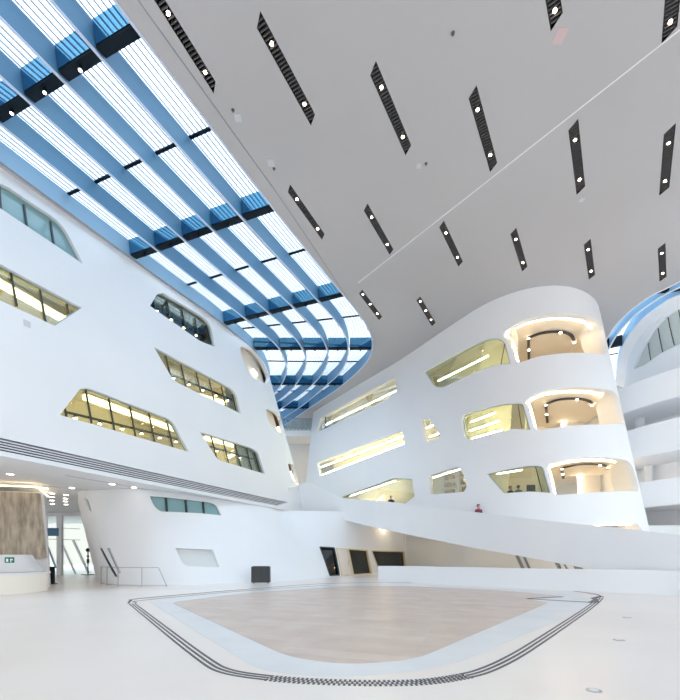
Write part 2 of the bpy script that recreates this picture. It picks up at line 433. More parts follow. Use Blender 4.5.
# square plate on the wall
p = SL.hit(27, 323.5); bm = bmesh.new(); V2, T = cdt([V((p.x-.12,p.y-.12)),V((p.x+.12,p.y-.12)),V((p.x+.12,p.y+.12)),V((p.x-.12,p.y+.12))])
shell(bm, V2, T, lambda q: SL.P(q.x, q.y, -.03), lambda q: SL.P(q.x, q.y, .0)); tag(mesh_obj('wall_sensor', bm, 'panelbox'), 'small grey square plate on the left wall below the gold-lit window', 'sensor')

# ---------------------------------------------------------- lower white volume (ground floor, left)
baseG = [(-22.5,37),(-20.7,34),(-17.8,29.2),(-14.3,24.0),(-12.9,22.4),(-11.2,21.85),(-8.6,22.0),(-5.3,23.7),(-3.1,26.2),(-1.45,29),(.6,31.9),(3.5,34.8),(6.1,37.4),(9,40.2)]
topG  = [(-24,37),(-22.0,34),(-19.1,29.2),(-16.0,24.4),(-14.9,22.9),(-13.4,22.3),(-10.6,22.3),(-7.75,26.2),(-5.85,29.6),(-4.2,32.5),(.7,33.2),(3.6,35.5),(6.1,38),(9,40.8)]
SG = Surf([(0.0, baseG), (5.33, topG)])
hg = []
hg.append(w(SG, [(149.6,496),(210.6,502.6),(216.5,505),(221.6,515.5),(203,513.5),(160,511.5),(154,506)], [((166.7,498),(167.5,512)),((186.5,500),(187.5,513)),((204,502),(205,513.5))], r=[0,.2,.2,0,0,.2,.2], glass='tealpane', mw=.1, off=.15))
hg.append(w(SG, [(175.3,548),(212.8,549.7),(219.4,567.4),(184,566)], [], r=[0,.1,.1,.3], glass='frost', fm='frost', off=.2))
# slanted dark framed openings on the corridor side and the doors under the ramp
hg.append(w(SG, [(84,497),(88,500),(92,512),(89,510)], [], r=.05, glass='tealpane', off=.15))
hg.append(w(SG, [(99.5,548),(102,548),(118,577),(115,577)], [], r=.02, glass='black', fm='steel', off=.08))
hg.append(w(SG, [(107,548),(110,548),(121,573),(118,573)], [], r=.02, glass='frost', fm='steel', off=.08))
dG = [[(320,547.4),(334,548.2),(339.5,575.3),(330,575.8)], [(348,549),(367,550.5),(371.5,573.6),(353.5,574.6)], [(371.5,550.8),(404,551.8),(406,572.0),(380,573.3)]]
dpan = [SG.poly(q, .02) for q in dG]
facade('wall_ground', SG, [V((0,0.0)), V((SG.len,0.0)), V((SG.len,5.3)), V((0,5.3))], hg+dpan, 'wall', .22, (.6, 1.0))
for i, p in enumerate(dpan):
    e = thing('door_%d' % (i+1), None, None, SG.P(p[0].x, p[0].y), kind='structure')
    pane('glass_pane', SG, p, .12, 'doorglass', e)
    rim('door_frame', SG, p, .05, .08, .2, 'gold' if i else 'mull', e)
    rim('inner_frame', SG, p, .0, .05, .06, 'mull', e)
# pale door leaf between the dark glazed panels
p = SG.poly([(336,548.5),(346.5,549),(352,574.8),(341.5,575.4)], .02)
e = thing('door_4', None, None, SG.P(p[0].x, p[0].y), kind='structure'); pane('door_leaf', SG, p, -.03, 'beige', e, .04); rim('door_frame', SG, p, -.03, .05, .05, 'gold', e)
bm = bmesh.new(); q = SG.hit(348, 563); cyl(bm, SG.P(q.x, q.y-.2, -.08), SG.P(q.x, q.y+.25, -.08), .02); mesh_obj('door_handle', bm, 'steel', e)
# dark foyer behind those doors
bm = bmesh.new(); V2, T = cdt([V((SG.hit(312,560).x,.02)), V((SG.len-.5,.02)), V((SG.len-.5,3.2)), V((SG.hit(312,560).x,3.2))], (), (1,2), 1)
shell(bm, V2, T, lambda p: SG.P(p.x, p.y, 2.4), lambda p: SG.P(p.x, p.y, 2.5)); mesh_obj('wall_foyer', bm, 'mull', None, None, 'structure')

# ============================================================ RIGHT BLOCK (tower with balconies)
topR = [(-3.0,44.6),(-2.2,43.3),(-.6,40.9),(1.1,38.3),(4.9,32.65),(7.62,27.9),(9.4,25.2),(11.34,23.9),(13.3,23.7),(15.3,24.5),(17.0,26.2),(18.0,29),(18.2,33),(17.6,38)]
def offs(pts, dl):
    c = [V(p) for p in pts]; out = []
    for i, p in enumerate(c):
        t = (c[min(i+1, len(c)-1)]-c[max(i-1, 0)]).normalized(); n = V((t.y, -t.x)); out.append(p+n*dl[i]*SR_S)
    return [(q.x, q.y) for q in out]
SR_S = -1.0
t = V(topR[8])-V(topR[7]); SR_S = 1.0     # travelling left->right the outward (camera) side is to the right of travel
botR = offs(topR, [2.0]*9+[2.5,3.2,3.8,3.8,3.8])
class SurfR(Surf): pass
SR = Surf([(0.0, botR), (ZC, topR)])
hr = []
hr.append(w(SR, [(316,433),(321,417.5),(395,377),(397.5,391),(388,399)], [((324,416.5),(324,430))], r=[.1,.1,.2,.2,.3], glass='clear', fm='creamw'))
hr.append(w(SR, [(317,463),(402,430),(405,444),(319.7,476.4)], [], r=[.1,.25,.25,.1], glass='clear', fm='creamw'))
hr.append(w(SR, [(341,497),(393,478),(412,479),(414.6,496),(405,504),(341,506)], [], r=.1, glass='clear', fm='frame'))
hr.append(w(SR, [(420.7,420),(429,418),(440,435.5),(439,438),(426,442.5)], [], r=.18, glass='clear', fm='creamw'))
hr.append(w(SR, [(429,475.5),(459,466.5),(464,476),(467,486),(464,492),(430,495)], [], r=.15, glass='clear', fm='creamw'))
hr.append(w(SR, [(424,371.5),(487.6,338.5),(499,338),(505,342),(510.4,363.8),(499,364.5),(442,388),(433,386)], [((504,343),(500,364))], r=[.1,.5,.4,.3,.05,.2,.4,.3], glass='winglass', fm='frame', mw=.04))
hr.append(w(SR, [(461.5,421),(463,415),(504,403.5),(523,402.8),(530.6,429.8),(513,429),(470,440.6),(464.4,437)], [((518,404),(522,429))], r=[.2,.2,.4,.2,.05,.2,.4,.3], glass='winglass', fm='frame', mw=.04))
hr.append(w(SR, [(487,474),(527.5,465.5),(543,466),(551,493),(530,491.5),(504,493.5)], [((536,466),(543,492))], r=[.05,.3,.2,.05,.2,.1], glass='winglass', fm='frame', mw=.04))
balc = [
 [(500.6,333.5),(523.5,320.3),(548,314.8),(569.4,314.2),(589,316.5),(599.4,321),(604,330),(607,355.5),(588,353.5),(560.6,353.5),(536,357),(516.5,364.4),(511.5,345)],
 [(524,401),(538,393),(556,388.3),(580.6,387.5),(601.8,388.8),(614,391.5),(620,399),(625.6,425),(605,424.7),(580.6,425),(554,427.9),(535.5,431),(530,410)],
 [(546,465),(562.5,460.3),(587.5,457.3),(612.5,457.7),(629,461),(635,472.5),(640,492),(600,492),(566,494.5),(554,495),(549,476)],
 [(586,527),(605,522.5),(637,522.8),(643,530),(643,541),(600,541),(588,536)]]
bp = []
for b in balc:
    p = SR.poly(b, .5); bp.append(p); hr.append(p)
xr = SR.len
x480 = SR.hit(480, 450).x; x520 = SR.hit(520, 450).x
outer = [V((0,4.5)), V((x480-3,4.5)), V((x480,3.6)), V((x520,2.1)), V((xr,2.1)), V((xr,ZC)), V((0,ZC))]
facade('wall_right', SR, outer, hr, 'wallR', .3, (.6, 1.1))
# floors of the tower. rear part sits a little higher than the tower part
xs = SR.hit(452, 430).x
back = [(17,46),(2,56)]
def slabR(z0r, z1r, z0t, z1t, m='creamw'):
    bm = bmesh.new(); prism(bm, plan(SR, (z0r+z1r)/2, .5, .2, xs, 24)+[V((9,36)),V((6,47)),V((-1.5,47))], z0r, z1r, step=4); mesh_obj('floor', bm, m, None, None, 'structure')
    bm = bmesh.new(); prism(bm, plan(SR, (z0t+z1t)/2, .5, xs, xr-.2, 40)+[V((15,39)),V((9.0,36))], z0t, z1t, step=3); mesh_obj('floor', bm, m, None, None, 'structure')
slabR(16.9, 17.1, 16.2, 16.4, 'creamw')
slabR(12.15, 13.2, 11.85, 12.3, 'creamw')
slabR(8.3, 9.0, 7.75, 8.1, 'creamw')
slabR(4.5, 5.0, 3.6, 4.1, 'creamw')
# back walls
def backR(name, x0, x1, off, m, z0=4.1, z1=ZC-.05):
    bm = bmesh.new(); V2, T = cdt([V((x0,z0)), V((x1,z0)), V((x1,z1)), V((x0,z1))], (), (.9,3), 1)
    shell(bm, V2, T, lambda p: SR.P(p.x, p.y, off), lambda p: SR.P(p.x, p.y, off+.1)); mesh_obj(name, bm, m, None, 35, 'structure')
backR('wall_back', .5, SR.hit(498, 360).x, 3.0, 'cream')
bm = bmesh.new(); ip = catmull([V((8.6,34.5)),V((10.4,32.4)),V((13,31.6)),V((15.4,31.6)),V((17.3,32.2))], 8)
prism(bm, ip+[p+V((.1,.25)) for p in ip[::-1]], 2.2, ZC-.05, step=2); mesh_obj('wall_inner', bm, 'creamw', None, 30, 'structure')
def lining(sf, poly, o0, o1, m, far=0):
    c = sum(poly, V((0,0)))/len(poly); P_ = dens(poly, .4); bm = bmesh.new(); n_ = len(P_)
    def ex(p, e): d = p-c; return p+d.normalized()*e
    xa = min(p.x for p in P_); xb = max(p.x for p in P_)
    def dp(p): return o1+far*max(0, min(1, ((p.x-xa)/(xb-xa)-.78)/.2))
    rings = [[bm.verts.new(sf.P(*ex(p, e), dp(p) if o else o0)) for p in P_] for o, e in ((0,.03),(1,.03),(1,.12),(0,.12))]
    for a in range(4):
        for i in range(n_): bm.faces.new((rings[a][i], rings[a][(i+1)%n_], rings[(a+1)%4][(i+1)%n_], rings[(a+1)%4][i]))
    return mesh_obj('trim_%d' % (10+len([o for o in COL.objects if o.name.startswith('trim_')])), bm, m, None, 35, 'structure')
for p in bp: lining(SR, p, .27, .42, 'creamw', .9)  # cream tone stands in for warm light on the balcony reveals
# cross walls between glazed rooms and balconies
for k, (u, v, z0, z1) in enumerate([(507,350,12.3,16.18), (526,415,8.1,11.83), (548,480,4.1,7.73)]):
    h = SR.hit(u, v); bm = bmesh.new(); sx = h.x+.1
    pts = [SR.P(sx, (z0+z1)/2, .5), SR.P(sx, (z0+z1)/2, 3.0)]
    c = (pts[0]+pts[1])/2; bar(bm, V((pts[0].x,pts[0].y,(z0+z1)/2)), V((pts[1].x,pts[1].y,(z0+z1)/2)), .12, z1-z0-.02); mesh_obj('wall_cross', bm, 'cream', None, None, 'structure')
# LED strips round the balcony mouths
leds = [
 ([(518,362),(514,346),(510.5,338.5),(504,334.8)], [(504,334.3),(522,323.6),(545,318),(566,317.4),(583,320.6),(591,326.5),(593.5,336)], 'top'),
 ([(536,430),(532.5,416),(529.5,405),(526,402.3)], [(526,401.5),(541.8,394),(563,390.6),(586,391),(602,394.2),(608,400)], 'middle'),
 ([(555,494),(551.5,477.5),(548.5,467)], [(549,466),(565,461.3),(590,458.8),(612,460),(622,464.5),(626,474)], 'lowest')]
for a, b, nm in leds:
    lights_on(SR, a, .50, 'cove_light', 'upright warm light line at the left jamb of the %s tower balcony' % nm, None, .09, 'led', 0, False)
    zs_ = {'top':16.12,'middle':11.78,'lowest':7.68}[nm]
    P = catmull([atZ(u, v+1.5, zs_) for u, v in b], 5)
    P = [p if p.y > 0 else p for p in P]
    e = thing('cove_light', 'curved warm light line along the soffit rim of the %s tower balcony' % nm, 'light', P[0])
    bm = bmesh.new(); sweep(bm, P, .065, .065); mesh_obj('light_strip', bm, 'led', e)
lights_on(SR, [(590,526),(606,524.8),(630,524.8)], .4, 'cove_light', 'short warm light line of the bottom tower opening just above the ramp', None, .07, 'led', 0, False)
# dark curved spotlight tracks on the balcony soffits
tr = [([(529,359),(528.5,337),(543,332.3),(560.6,331),(571,334.4),(574.3,341)], 16.17, 'top'),
      ([(548,430),(545.8,403.5),(559.4,399),(577,398),(589.4,400.4),(592,403.8)], 11.82, 'middle'),
      ([(565.5,493),(561.8,467.5),(580,463.9),(600,463.9),(608,466)], 7.72, 'lowest')]
for px, z, nm in tr:
    P = [atZ(q[0], q[1], z) for q in px]
    P[0] = P[1]+(P[0]-P[1]).normalized()*min((P[0]-P[1]).length, 4.2)
    e = thing('track_light', 'dark curved spotlight track under the %s tower balcony soffit' % nm, 'light', P[1])
    C = [P[0], P[1]]+catmull(P[1:], 6)[1:]
    bm = bmesh.new(); sweep(bm, [c+V((0,0,-.05)) for c in C], .17, .08); mesh_obj('track', bm, 'dark', e)
    for q in (P[1], P[0].lerp(P[1], .5), P[3], P[-1]):
        bm = bmesh.new(); cyl(bm, q+V((0,0,-.09)), q+V((0,0,-.13)), .075); mesh_obj('lamp', bm, 'lamp', e)
# inner portal walls with light frames on lower two balconies
for (px, zb_, nm, u1) in [([(563,430),(562,416),(575,411.5)], 8.12, 'middle', 583), ([(581,498),(578,472.5),(592,470)], 4.12, 'lowest', 600)]:
    P = [atY(*q, 30.4) for q in px]
    e = thing('cove_light', 'warm light frame round the inner portal of the %s tower balcony' % nm, 'light', P[0])
    bm = bmesh.new(); sweep(bm, P, .12, .12, V((0,1,0))); mesh_obj('light_strip', bm, 'led', e)
    zt = P[1].z; x0, x1 = P[1].x+.05, (u1-340)/400*30.6
    bm = bmesh.new(); box(bm, ((x0+x1)/2, 30.65, (zb_+zt)/2), (x1-x0, .25, zt-zb_)); mesh_obj('wall_portal', bm, 'trimw', None, None, 'structure')
# tube lights of the rooms behind the right wall
for px, off, lab in [([(322,427),(396,391)], 1.6, 'upper tube light behind the long topmost window of the receding right wall'),
                     ([(319,468),(404,436)], 1.2, 'upper of two light tubes behind the long middle window of the receding right wall'),
                     ([(319,476),(405,443)], 1.6, 'lower of two light tubes behind the long middle window of the receding right wall'),
                     ([(423,430),(433,425)], .8, 'upper light tube in the small rounded window between the long ones and the tower'),
                     ([(429,437),(439,433.5)], .8, 'lower light tube in the small rounded window between the long ones and the tower'),
                     ([(438,381),(488,356)], 1.3, 'long light tube behind the top green-tinted tower window'),
                     ([(471,422),(495,413)], 1.2, 'uppermost of three light tubes behind the middle green-tinted tower window'),
                     ([(470,431),(499,421)], 1.2, 'central of three light tubes behind the middle green-tinted tower window'),
                     ([(472,438.5),(502,430)], 1.2, 'lowest of three light tubes behind the middle green-tinted tower window'),
                     ([(432,478),(460,469)], 1.0, 'light tube above the bookshelf in the small lower window'),
                     ([(497,474),(522,470)], 1.4, 'light tube behind the lowest green-tinted tower window'),
                     ([(350,496),(395,481)], 1.8, 'light tube in the window slit above the ramp start')]:
    lights_on(SR, px, off, 'tube_light', lab, None, .055)

# ============================================================ CEILING, SKYLIGHTS
def pc(l): return [V(atZ(u, v, ZC)[:2]) for u, v in l]
# measured fin lines (plan). straight part at constant offset, then the bend
fin_b = [-10.9, -12.55, -14.3, -16.05, -17.85, -19.55]
bend = [
 [(.1,24.4),(1.38,26.72),(2.25,29.04),(2.5,31.1),(2.0,33.6),(0,37.9),(-2.4,41.8),(-5.0,46),(-7.4,50)],
 [(-1.3,25.2),(-.21,27.4),(.5,29.6),(.62,32.0),(0.0,34.9),(-1.3,37.6),(-3.56,41.8),(-6.0,45.6),(-8.6,49.6)],
 [(-3.18,25.2),(-2.04,27.7),(-1.22,29.8),(-.96,32.2),(-1.5,34.9),(-2.9,38),(-5.6,42.3),(-7.6,45.2),(-10.6,49.4)],
 [(-4.75,26.3),(-3.86,28.07),(-3.05,30.3),(-2.78,32.6),(-3.2,34.9),(-4.5,38.1),(-6.6,41.6),(-9.2,45),(-12.4,49)],
 [(-6.4,27.1),(-5.55,28.7),(-4.75,30.7),(-4.5,33.0),(-4.7,35.0),(-5.9,38.3),(-8.1,41.8),(-10.8,44.8),(-14,48.2)],
 [(-7.75,28.5),(-6.95,30.3),(-6.45,32.3),(-6.3,34.6),(-6.55,36.9),(-7.7,39),(-9.9,40.9),(-13,43),(-16,46)]]
fins = []
for k in range(6):
    st = [V(ab(a, fin_b[k]+d)) for a, d in ((-6,0),(0,0),(5,0),(10,0),(14,.02),(17.5,.10),(20,.2))]
    fins.append(resample(catmull(st+[V(p) for p in bend[k][1:]], 40), 2000))
def lerp_path(k, t, i): return fins[k][i].lerp(fins[k+1][i], t)
# stations: match fins by row so that bars run square to them
def rows_index(fin, key):
    best = min(range(len(fin)), key=lambda i: abs(key(fin[i]))); return best
def par_at(k, kind, val):
    f = fins[k]
    if kind == 'a': ky = lambda p: (p.dot(D))-val
    else: ky = lambda p: p.y-val
    cand = [i for i in range(len(f)) if f[i].dot(D) < 24] if kind == 'a' else [i for i in range(len(f)) if f[i].dot(D) > 22]
    i = min(cand, key=lambda i: abs(ky(f[i])))
    return i
# warp: re-parameterise each fin so that stations share the same parameter
stat = [('a', -6), ('a', 8.44), ('a', 15.39), ('a', 22.35), ('y', 31.2), ('y', 37.6), ('y', 43.6)]
def subseg(f, i, j, n):
    pts = f[i:j+1]; 
    return resample(pts, n) if len(pts) > 1 else [pts[0]]*n
new = []
for k in range(6):
    idx = [par_at(k, s[0], s[1]-(.16*k if s[0] == 'a' else 0)) for s in stat]; idx[0] = 0; idx.append(1999); out = []
    for a, b in zip(idx, idx[1:]):
        b = max(b, a+1) if a < 1999 else 1999
        out += subseg(fins[k], a, b, 21)[:-1]
    out.append(fins[k][-1]); new.append(out)
fins = new; NS = len(fins[0])         # 20 samples per bay

def fins_poly(): return fins[0]+fins[5][::-1]
sky_hole = fins_poly()

# right skylight; unseen near end opened wide to throw daylight on the far galleries
R0 = [(17.9,18.0),(19.0,20.6),(19.75,23.0),(19.15,25.0),(19.2,27.2),(19.75,29.4),(20.8,32),(23,36)]
R0 = [(22,-8),(21.5,2),(21.3,10),(21.0,17),(19.95,22.8),(19.05,24.8),(19.0,27.0),(19.6,29.3),(20.9,32.4),(24,37)]
R1 = [(27,-8),(27,2),(26.5,11),(23.8,19.8),(20.4,23.6),(19.7,25.4),(19.7,27.4),(20.4,30.0),(22,33.2),(25,37.5)]
R2 = [(32.7,-8),(32.5,2),(31.0,13),(26.3,19.8),(21.1,24.2),(20.45,25.8),(20.55,27.6),(21.5,30.3),(23.4,33.6),(25.8,37.4)]
RF = [resample(catmull([V(p) for p in r], 10), 101) for r in (R0, R1, R2)]
sky_hole2 = RF[0]+RF[2][::-1]

# ceiling light slots
slots = [((152,-12),(216,90),.30),((257,17),(314,122),.34),((372,66),(409,152),.34),((472,90),(494,169),.34),((573,123),(581,192),.34),((670,127),(664,193),.34),
         ((545,-52),(557,25),.36),((677,-50),(669,38),.36),((288,187),(324,238),.30),((365,206),(392,253),.32),((441,223),(461,265),.32),((513,230),(525,270),.32),((587,241),(592,278),.32),((661.5,245),(663,280),.32),
         ((360,291),(381,319),.34),((418,298),(434,325),.34)]
slot_labels = ['long dark grille light closest to the skylight edge at the top left of the ceiling',
 'long dark grille light second from the skylight in the front row',
 'dark ceiling grille light above the picture centre in the front row',
 'dark ceiling grille light fourth from the skylight, left of the ceiling seam',
 'dark ceiling grille light just right of the ceiling seam middle',
 'dark ceiling grille light in the front row at the right frame edge',
 'ceiling grille light cut by the top frame edge beside a pinkish hatch',
 'ceiling grille light cut by the top right frame corner',
 'slim ceiling light of the second row right beside the skylight curve',
 'slim ceiling light of the second row, second from the skylight',
 'slim ceiling light of the second row, third from the skylight',
 'slim ceiling light of the second row above the balcony tower left side',
 'slim ceiling light of the second row above the balcony tower right side',
 'slim ceiling light of the second row at the right frame edge',
 'short ceiling light at the far bend of the skylight',
 'short ceiling light above the receding right wall windows']
slot_polys = []
for (a, b, wd) in slots:
    A, B = V(atZ(*a, ZC)[:2]), V(atZ(*b, ZC)[:2]); d = (B-A).normalized(); n = V((d.y, -d.x))
    slot_polys.append((A, B, d, n, wd, [A-n*wd/2+d*.20, A+n*wd/2-d*.06, B+n*wd/2-d*.20, B-n*wd/2+d*.06]))
bm = bmesh.new()
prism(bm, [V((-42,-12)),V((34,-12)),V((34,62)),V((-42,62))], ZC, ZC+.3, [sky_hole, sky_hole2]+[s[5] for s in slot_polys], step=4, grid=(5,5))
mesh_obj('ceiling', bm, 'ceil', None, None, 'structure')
for i, (A, B, d, n, wd, poly) in enumerate(slot_polys):
    e = thing('ceiling_light', slot_labels[i], 'light', (*((A+B)/2), ZC), 'recessed grille lights in the white ceiling')
    bm = bmesh.new(); prism(bm, poly, ZC+.302, ZC+.33, step=2)
    for q in range(4):
        a, b = poly[q], poly[(q+1)%4]; bar(bm, (a.x,a.y,ZC+.16), (b.x,b.y,ZC+.16), .02, .30)
    mesh_obj('housing', bm, 'black', e)
    bm = bmesh.new(); L = (B-A).length; nf = int(L/.115)
    for k in range(1, nf):
        c = A+d*(L*k/nf); q0, q1 = c-n*(wd/2-.03), c+n*(wd/2-.03)
        bar(bm, (q0.x,q0.y,ZC+.05), (q1.x,q1.y,ZC+.05), .028, .07)
    mesh_obj('grille', bm, 'grille', e)
    for t in ((.22,.80) if i < 14 else (.12,.45,.8)):
        c = A+d*(L*t); r = .05
        bm = bmesh.new(); cyl(bm, (c.x,c.y,ZC+.02), (c.x,c.y,ZC+.20), r+.02, r-.02); s = mesh_obj('spotlight', bm, 'steel', e)
        bm = bmesh.new(); cyl(bm, (c.x,c.y,ZC+.0), (c.x,c.y,ZC+.019), r); mesh_obj('lamp', bm, 'lamp', s)

# main skylight
sk = thing('skylight', 'huge curved skylight with fins tinted by painted-in blue sky light and glass louvre strips along the left of the ceiling', 'skylight', (*fins[2][40], ZC))
H = .84
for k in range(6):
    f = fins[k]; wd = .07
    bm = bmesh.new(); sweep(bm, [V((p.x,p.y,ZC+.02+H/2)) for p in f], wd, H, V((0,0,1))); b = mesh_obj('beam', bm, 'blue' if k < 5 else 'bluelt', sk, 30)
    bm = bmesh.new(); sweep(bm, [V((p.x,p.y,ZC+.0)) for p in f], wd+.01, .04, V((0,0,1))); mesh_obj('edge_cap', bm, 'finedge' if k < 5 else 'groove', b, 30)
for k in range(5):
    bm = bmesh.new()
    for j in range(8):
        t = (j+.6)/8.2
        sweep(bm, [V((*lerp_path(k, t, i), ZC+.84)) for i in range(0, NS, 2)], .034, .05, V((0,0,1)))
    mesh_obj('louvre_slats', bm, 'slat', sk)
    bm = bmesh.new()
    for i in range(0, NS-4, 4):
        q = [lerp_path(k, .0, i), lerp_path(k, 1.0, i), lerp_path(k, 1.0, i+4), lerp_path(k, .0, i+4)]
        vs = [bm.verts.new((p.x, p.y, ZC+.92)) for p in q]; bm.faces.new(vs)
        vs = [bm.verts.new((p.x, p.y, ZC+.94)) for p in q]; bm.faces.new(vs[::-1])
    mesh_obj('glass_pane', bm, 'glass', sk, recalc=False)
    # rows of dark baffle boxes with a downlight, and thin glazing bars half way
    for r, i in enumerate((20, 40, 60, 80, 100, 120)):
        L = [lerp_path(k, .05, i), lerp_path(k, .95, i)]; tdir = (lerp_path(k, .5, i+1)-lerp_path(k, .5, i-1)).normalized()
        wdt = .32; bm = bmesh.new()
        vs = []
        for q in L:
            a0 = q-tdir*wdt; 
            vs.append([bm.verts.new((a0.x, a0.y, ZC+.06)), bm.verts.new((q.x, q.y, ZC+.06)), bm.verts.new((q.x, q.y, ZC+.80)), bm.verts.new((a0.x-tdir.x*.10, a0.y-tdir.y*.10, ZC+.80))])
        for m_ in range(4): bm.faces.new((vs[0][m_], vs[0][(m_+1)%4], vs[1][(m_+1)%4], vs[1][m_]))
        bm.faces.new(vs[0][::-1]); bm.faces.new(vs[1])
        bx_ = mesh_obj('baffle_box', bm, 'navy', sk)
        bm = bmesh.new(); u_ = V((*tdir, 0)); f0, f1 = [V((*(q-tdir*(wdt+.02)), ZC+.12)) for q in L]; f2, f3 = [V((*(q-tdir*(wdt+.12)), ZC+.80)) for q in L]
        A_ = [bm.verts.new(p) for p in (f0, f1, f3, f2)]; B_ = [bm.verts.new(p-u_*.012) for p in (f0, f1, f3, f2)]
        bm.faces.new(A_); bm.faces.new(B_[::-1])
        for m_ in range(4): bm.faces.new((A_[m_], B_[m_], B_[(m_+1)%4], A_[(m_+1)%4]))
        mesh_obj('reflector', bm, 'mirror', bx_)
        c = (L[0]+L[1])/2-tdir*wdt*.5
        if not (r in (0, 1, 2) and k == 0):
            bm = bmesh.new(); cyl(bm, (c.x,c.y,ZC+.06), (c.x,c.y,ZC-.06), .06, .07); s = mesh_obj('downlight', bm, 'navy', bx_)
            if r == 0:
                bm = bmesh.new(); cyl(bm, (c.x,c.y,ZC-.062), (c.x,c.y,ZC-.075), .055); mesh_obj('lamp', bm, 'lampw', bx_)
    for i in (10, 30, 50, 70, 90, 110, 130):
        L = [lerp_path(k, .04, i), lerp_path(k, .96, i)]
        bm = bmesh.new(); bar(bm, (*L[0],ZC+.78), (*L[1],ZC+.78), .13, .05); mesh_obj('glazing_bar', bm, 'navy', sk)
# thin shadow groove beside the skylight
g = []
for i in range(0, 62):
    p = fins[0][i]; t = (fins[0][i+1]-fins[0][max(0, i-1)]).normalized(); g.append(V((*(p+V((t.y, -t.x))*.62*max(.02, 1-(max(0, i-36)/26)**1.5)), ZC-.004)))
bm = bmesh.new(); sweep(bm, g, .035, .012); mesh_obj('trim_1', bm, 'groove', None, None, 'structure')
# pale seam across the ceiling
A, B = atZ(358,283,ZC-.005), atZ(700,14,ZC-.005)
bm = bmesh.new(); bar(bm, A, B, .05, .012); mesh_obj('trim_2', bm, 'seam', None, None, 'structure')
A, B = atZ(385,270,ZC-.005), atZ(400,330,ZC-.005)
# small hatches
for (u, v, s, m, lab) in [(238,118,.30,'panelbox','small square hatch in the ceiling beside the second long grille light'),(271,163,.34,'panelbox','small square hatch in the ceiling near the skylight between both light rows'),
                       (560,36,.42,'hatchr','pinkish square hatch in the ceiling below the light cut by the top frame edge'),(582,200,.24,'panelbox','small hatch in the ceiling below the light right of the seam'),(419,166,.24,'panelbox','small hatch in the ceiling below the light above the picture centre')]:
    p = atZ(u, v, ZC-.006); bm = bmesh.new(); box(bm, p, (s*.8, s*.9, .012), Matrix.Rotation(.05, 3, 'Z')); tag(mesh_obj('access_hatch', bm, m), lab, 'hatch')
# small round detectors
for (u, v, lab) in [(274,168.5,'tiny dark detector on the ceiling close to the skylight edge'),(426,163.5,'tiny dark detector on the ceiling left of the long seam'),(233,110,'tiny dark detector on the ceiling by the hatch at the second grille light'),(453,33,'tiny dark detector alone on the upper ceiling')]:
    p = atZ(u, v, ZC); bm = bmesh.new(); cyl(bm, p, p-V((0,0,.05)), .06, .045); tag(mesh_obj('smoke_detector', bm, 'grille'), lab, 'detector')

# right skylight
sk2 = thing('skylight', 'curved skylight with painted-in sky tint on its fins behind the tower at the right frame edge, widened out of view for light', 'skylight', (*RF[1][50], ZC))
for k in range(3):
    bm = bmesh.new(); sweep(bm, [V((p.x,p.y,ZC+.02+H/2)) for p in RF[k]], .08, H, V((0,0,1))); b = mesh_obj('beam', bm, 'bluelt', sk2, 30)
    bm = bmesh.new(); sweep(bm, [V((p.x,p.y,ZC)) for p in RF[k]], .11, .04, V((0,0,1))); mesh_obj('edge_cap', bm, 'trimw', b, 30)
for k in range(2):
    bm = bmesh.new()
    for i in range(0, 100, 4):
        q = [RF[k][i], RF[k+1][i], RF[k+1][i+4], RF[k][i+4]]
        bm.faces.new([bm.verts.new((p.x, p.y, ZC+1.1)) for p in q])
    mesh_obj('glass_pane', bm, 'glass', sk2, recalc=False)
    for j, i in enumerate((8, 30, 50, 63, 70, 77, 84, 90)):
        a, b = RF[k][i].lerp(RF[k+1][i], .08), RF[k][i].lerp(RF[k+1][i], .92)
        bm = bmesh.new()
        if j % 2 == 0: bar(bm, (*a,ZC+.43), (*b,ZC+.43), .30, .72); mesh_obj('baffle_box', bm, 'navy', sk2)
        else: bar(bm, (*a,ZC+.78), (*b,ZC+.78), .12, .05); mesh_obj('glazing_bar', bm, 'navy', sk2)

# ============================================================ FAR PARTS
# far right drum with glazed band
Wt = [(38,12.5),(27.8,19.9),(22.9,23.6),(21.6,25.6),(21.6,28.0),(22.4,30.6),(24.2,33.8),(27,38)]
Wb = [(40,15),(30.5,22.2),(25.6,26.4),(23.8,29.0),(23.4,31.5),(24.0,34),(25.6,37),(28.4,41)]
Wt.reverse(); Wb.reverse()
SD = Surf([(0, Wb), (12.5, Wb), (ZC, Wt)])
hd = [w(SD, [(633,370),(640,352),(652,331),(667,315),(694,302),(694,336),(680,344),(660,354),(645,365)], [((646,343),(649,361)),((656,328),(661,352)),((666,317),(673,345)),((677,309),(684,340))], r=.3, glass='blind', fm='trimw', mw=.035, off=.18)]
facade('wall_far_right', SD, [V((0,0)), V((SD.len,0)), V((SD.len,ZC)), V((0,ZC))], hd, 'galwhite', .25, (.8, 1.2))
def bandbm(pts, zt, zb_, wid=.3):
    bm = bmesh.new(); sweep(bm, [V((p.x,p.y,(zt+zb_)/2)) for p in catmull([V(q) for q in pts], 8)], wid, zt-zb_, V((0,0,1))); return bm
br = [(26.0,19.6),(23.6,22.6),(21.6,25.4),(20.4,28.2),(20.5,31.4),(21.8,34.8),(24.2,38.5)]
brb = [(30.6,21.0),(27.4,24.2),(24.8,27.6),(23.6,30.6),(23.8,33.4),(25.4,37.0),(28.2,40.5)]
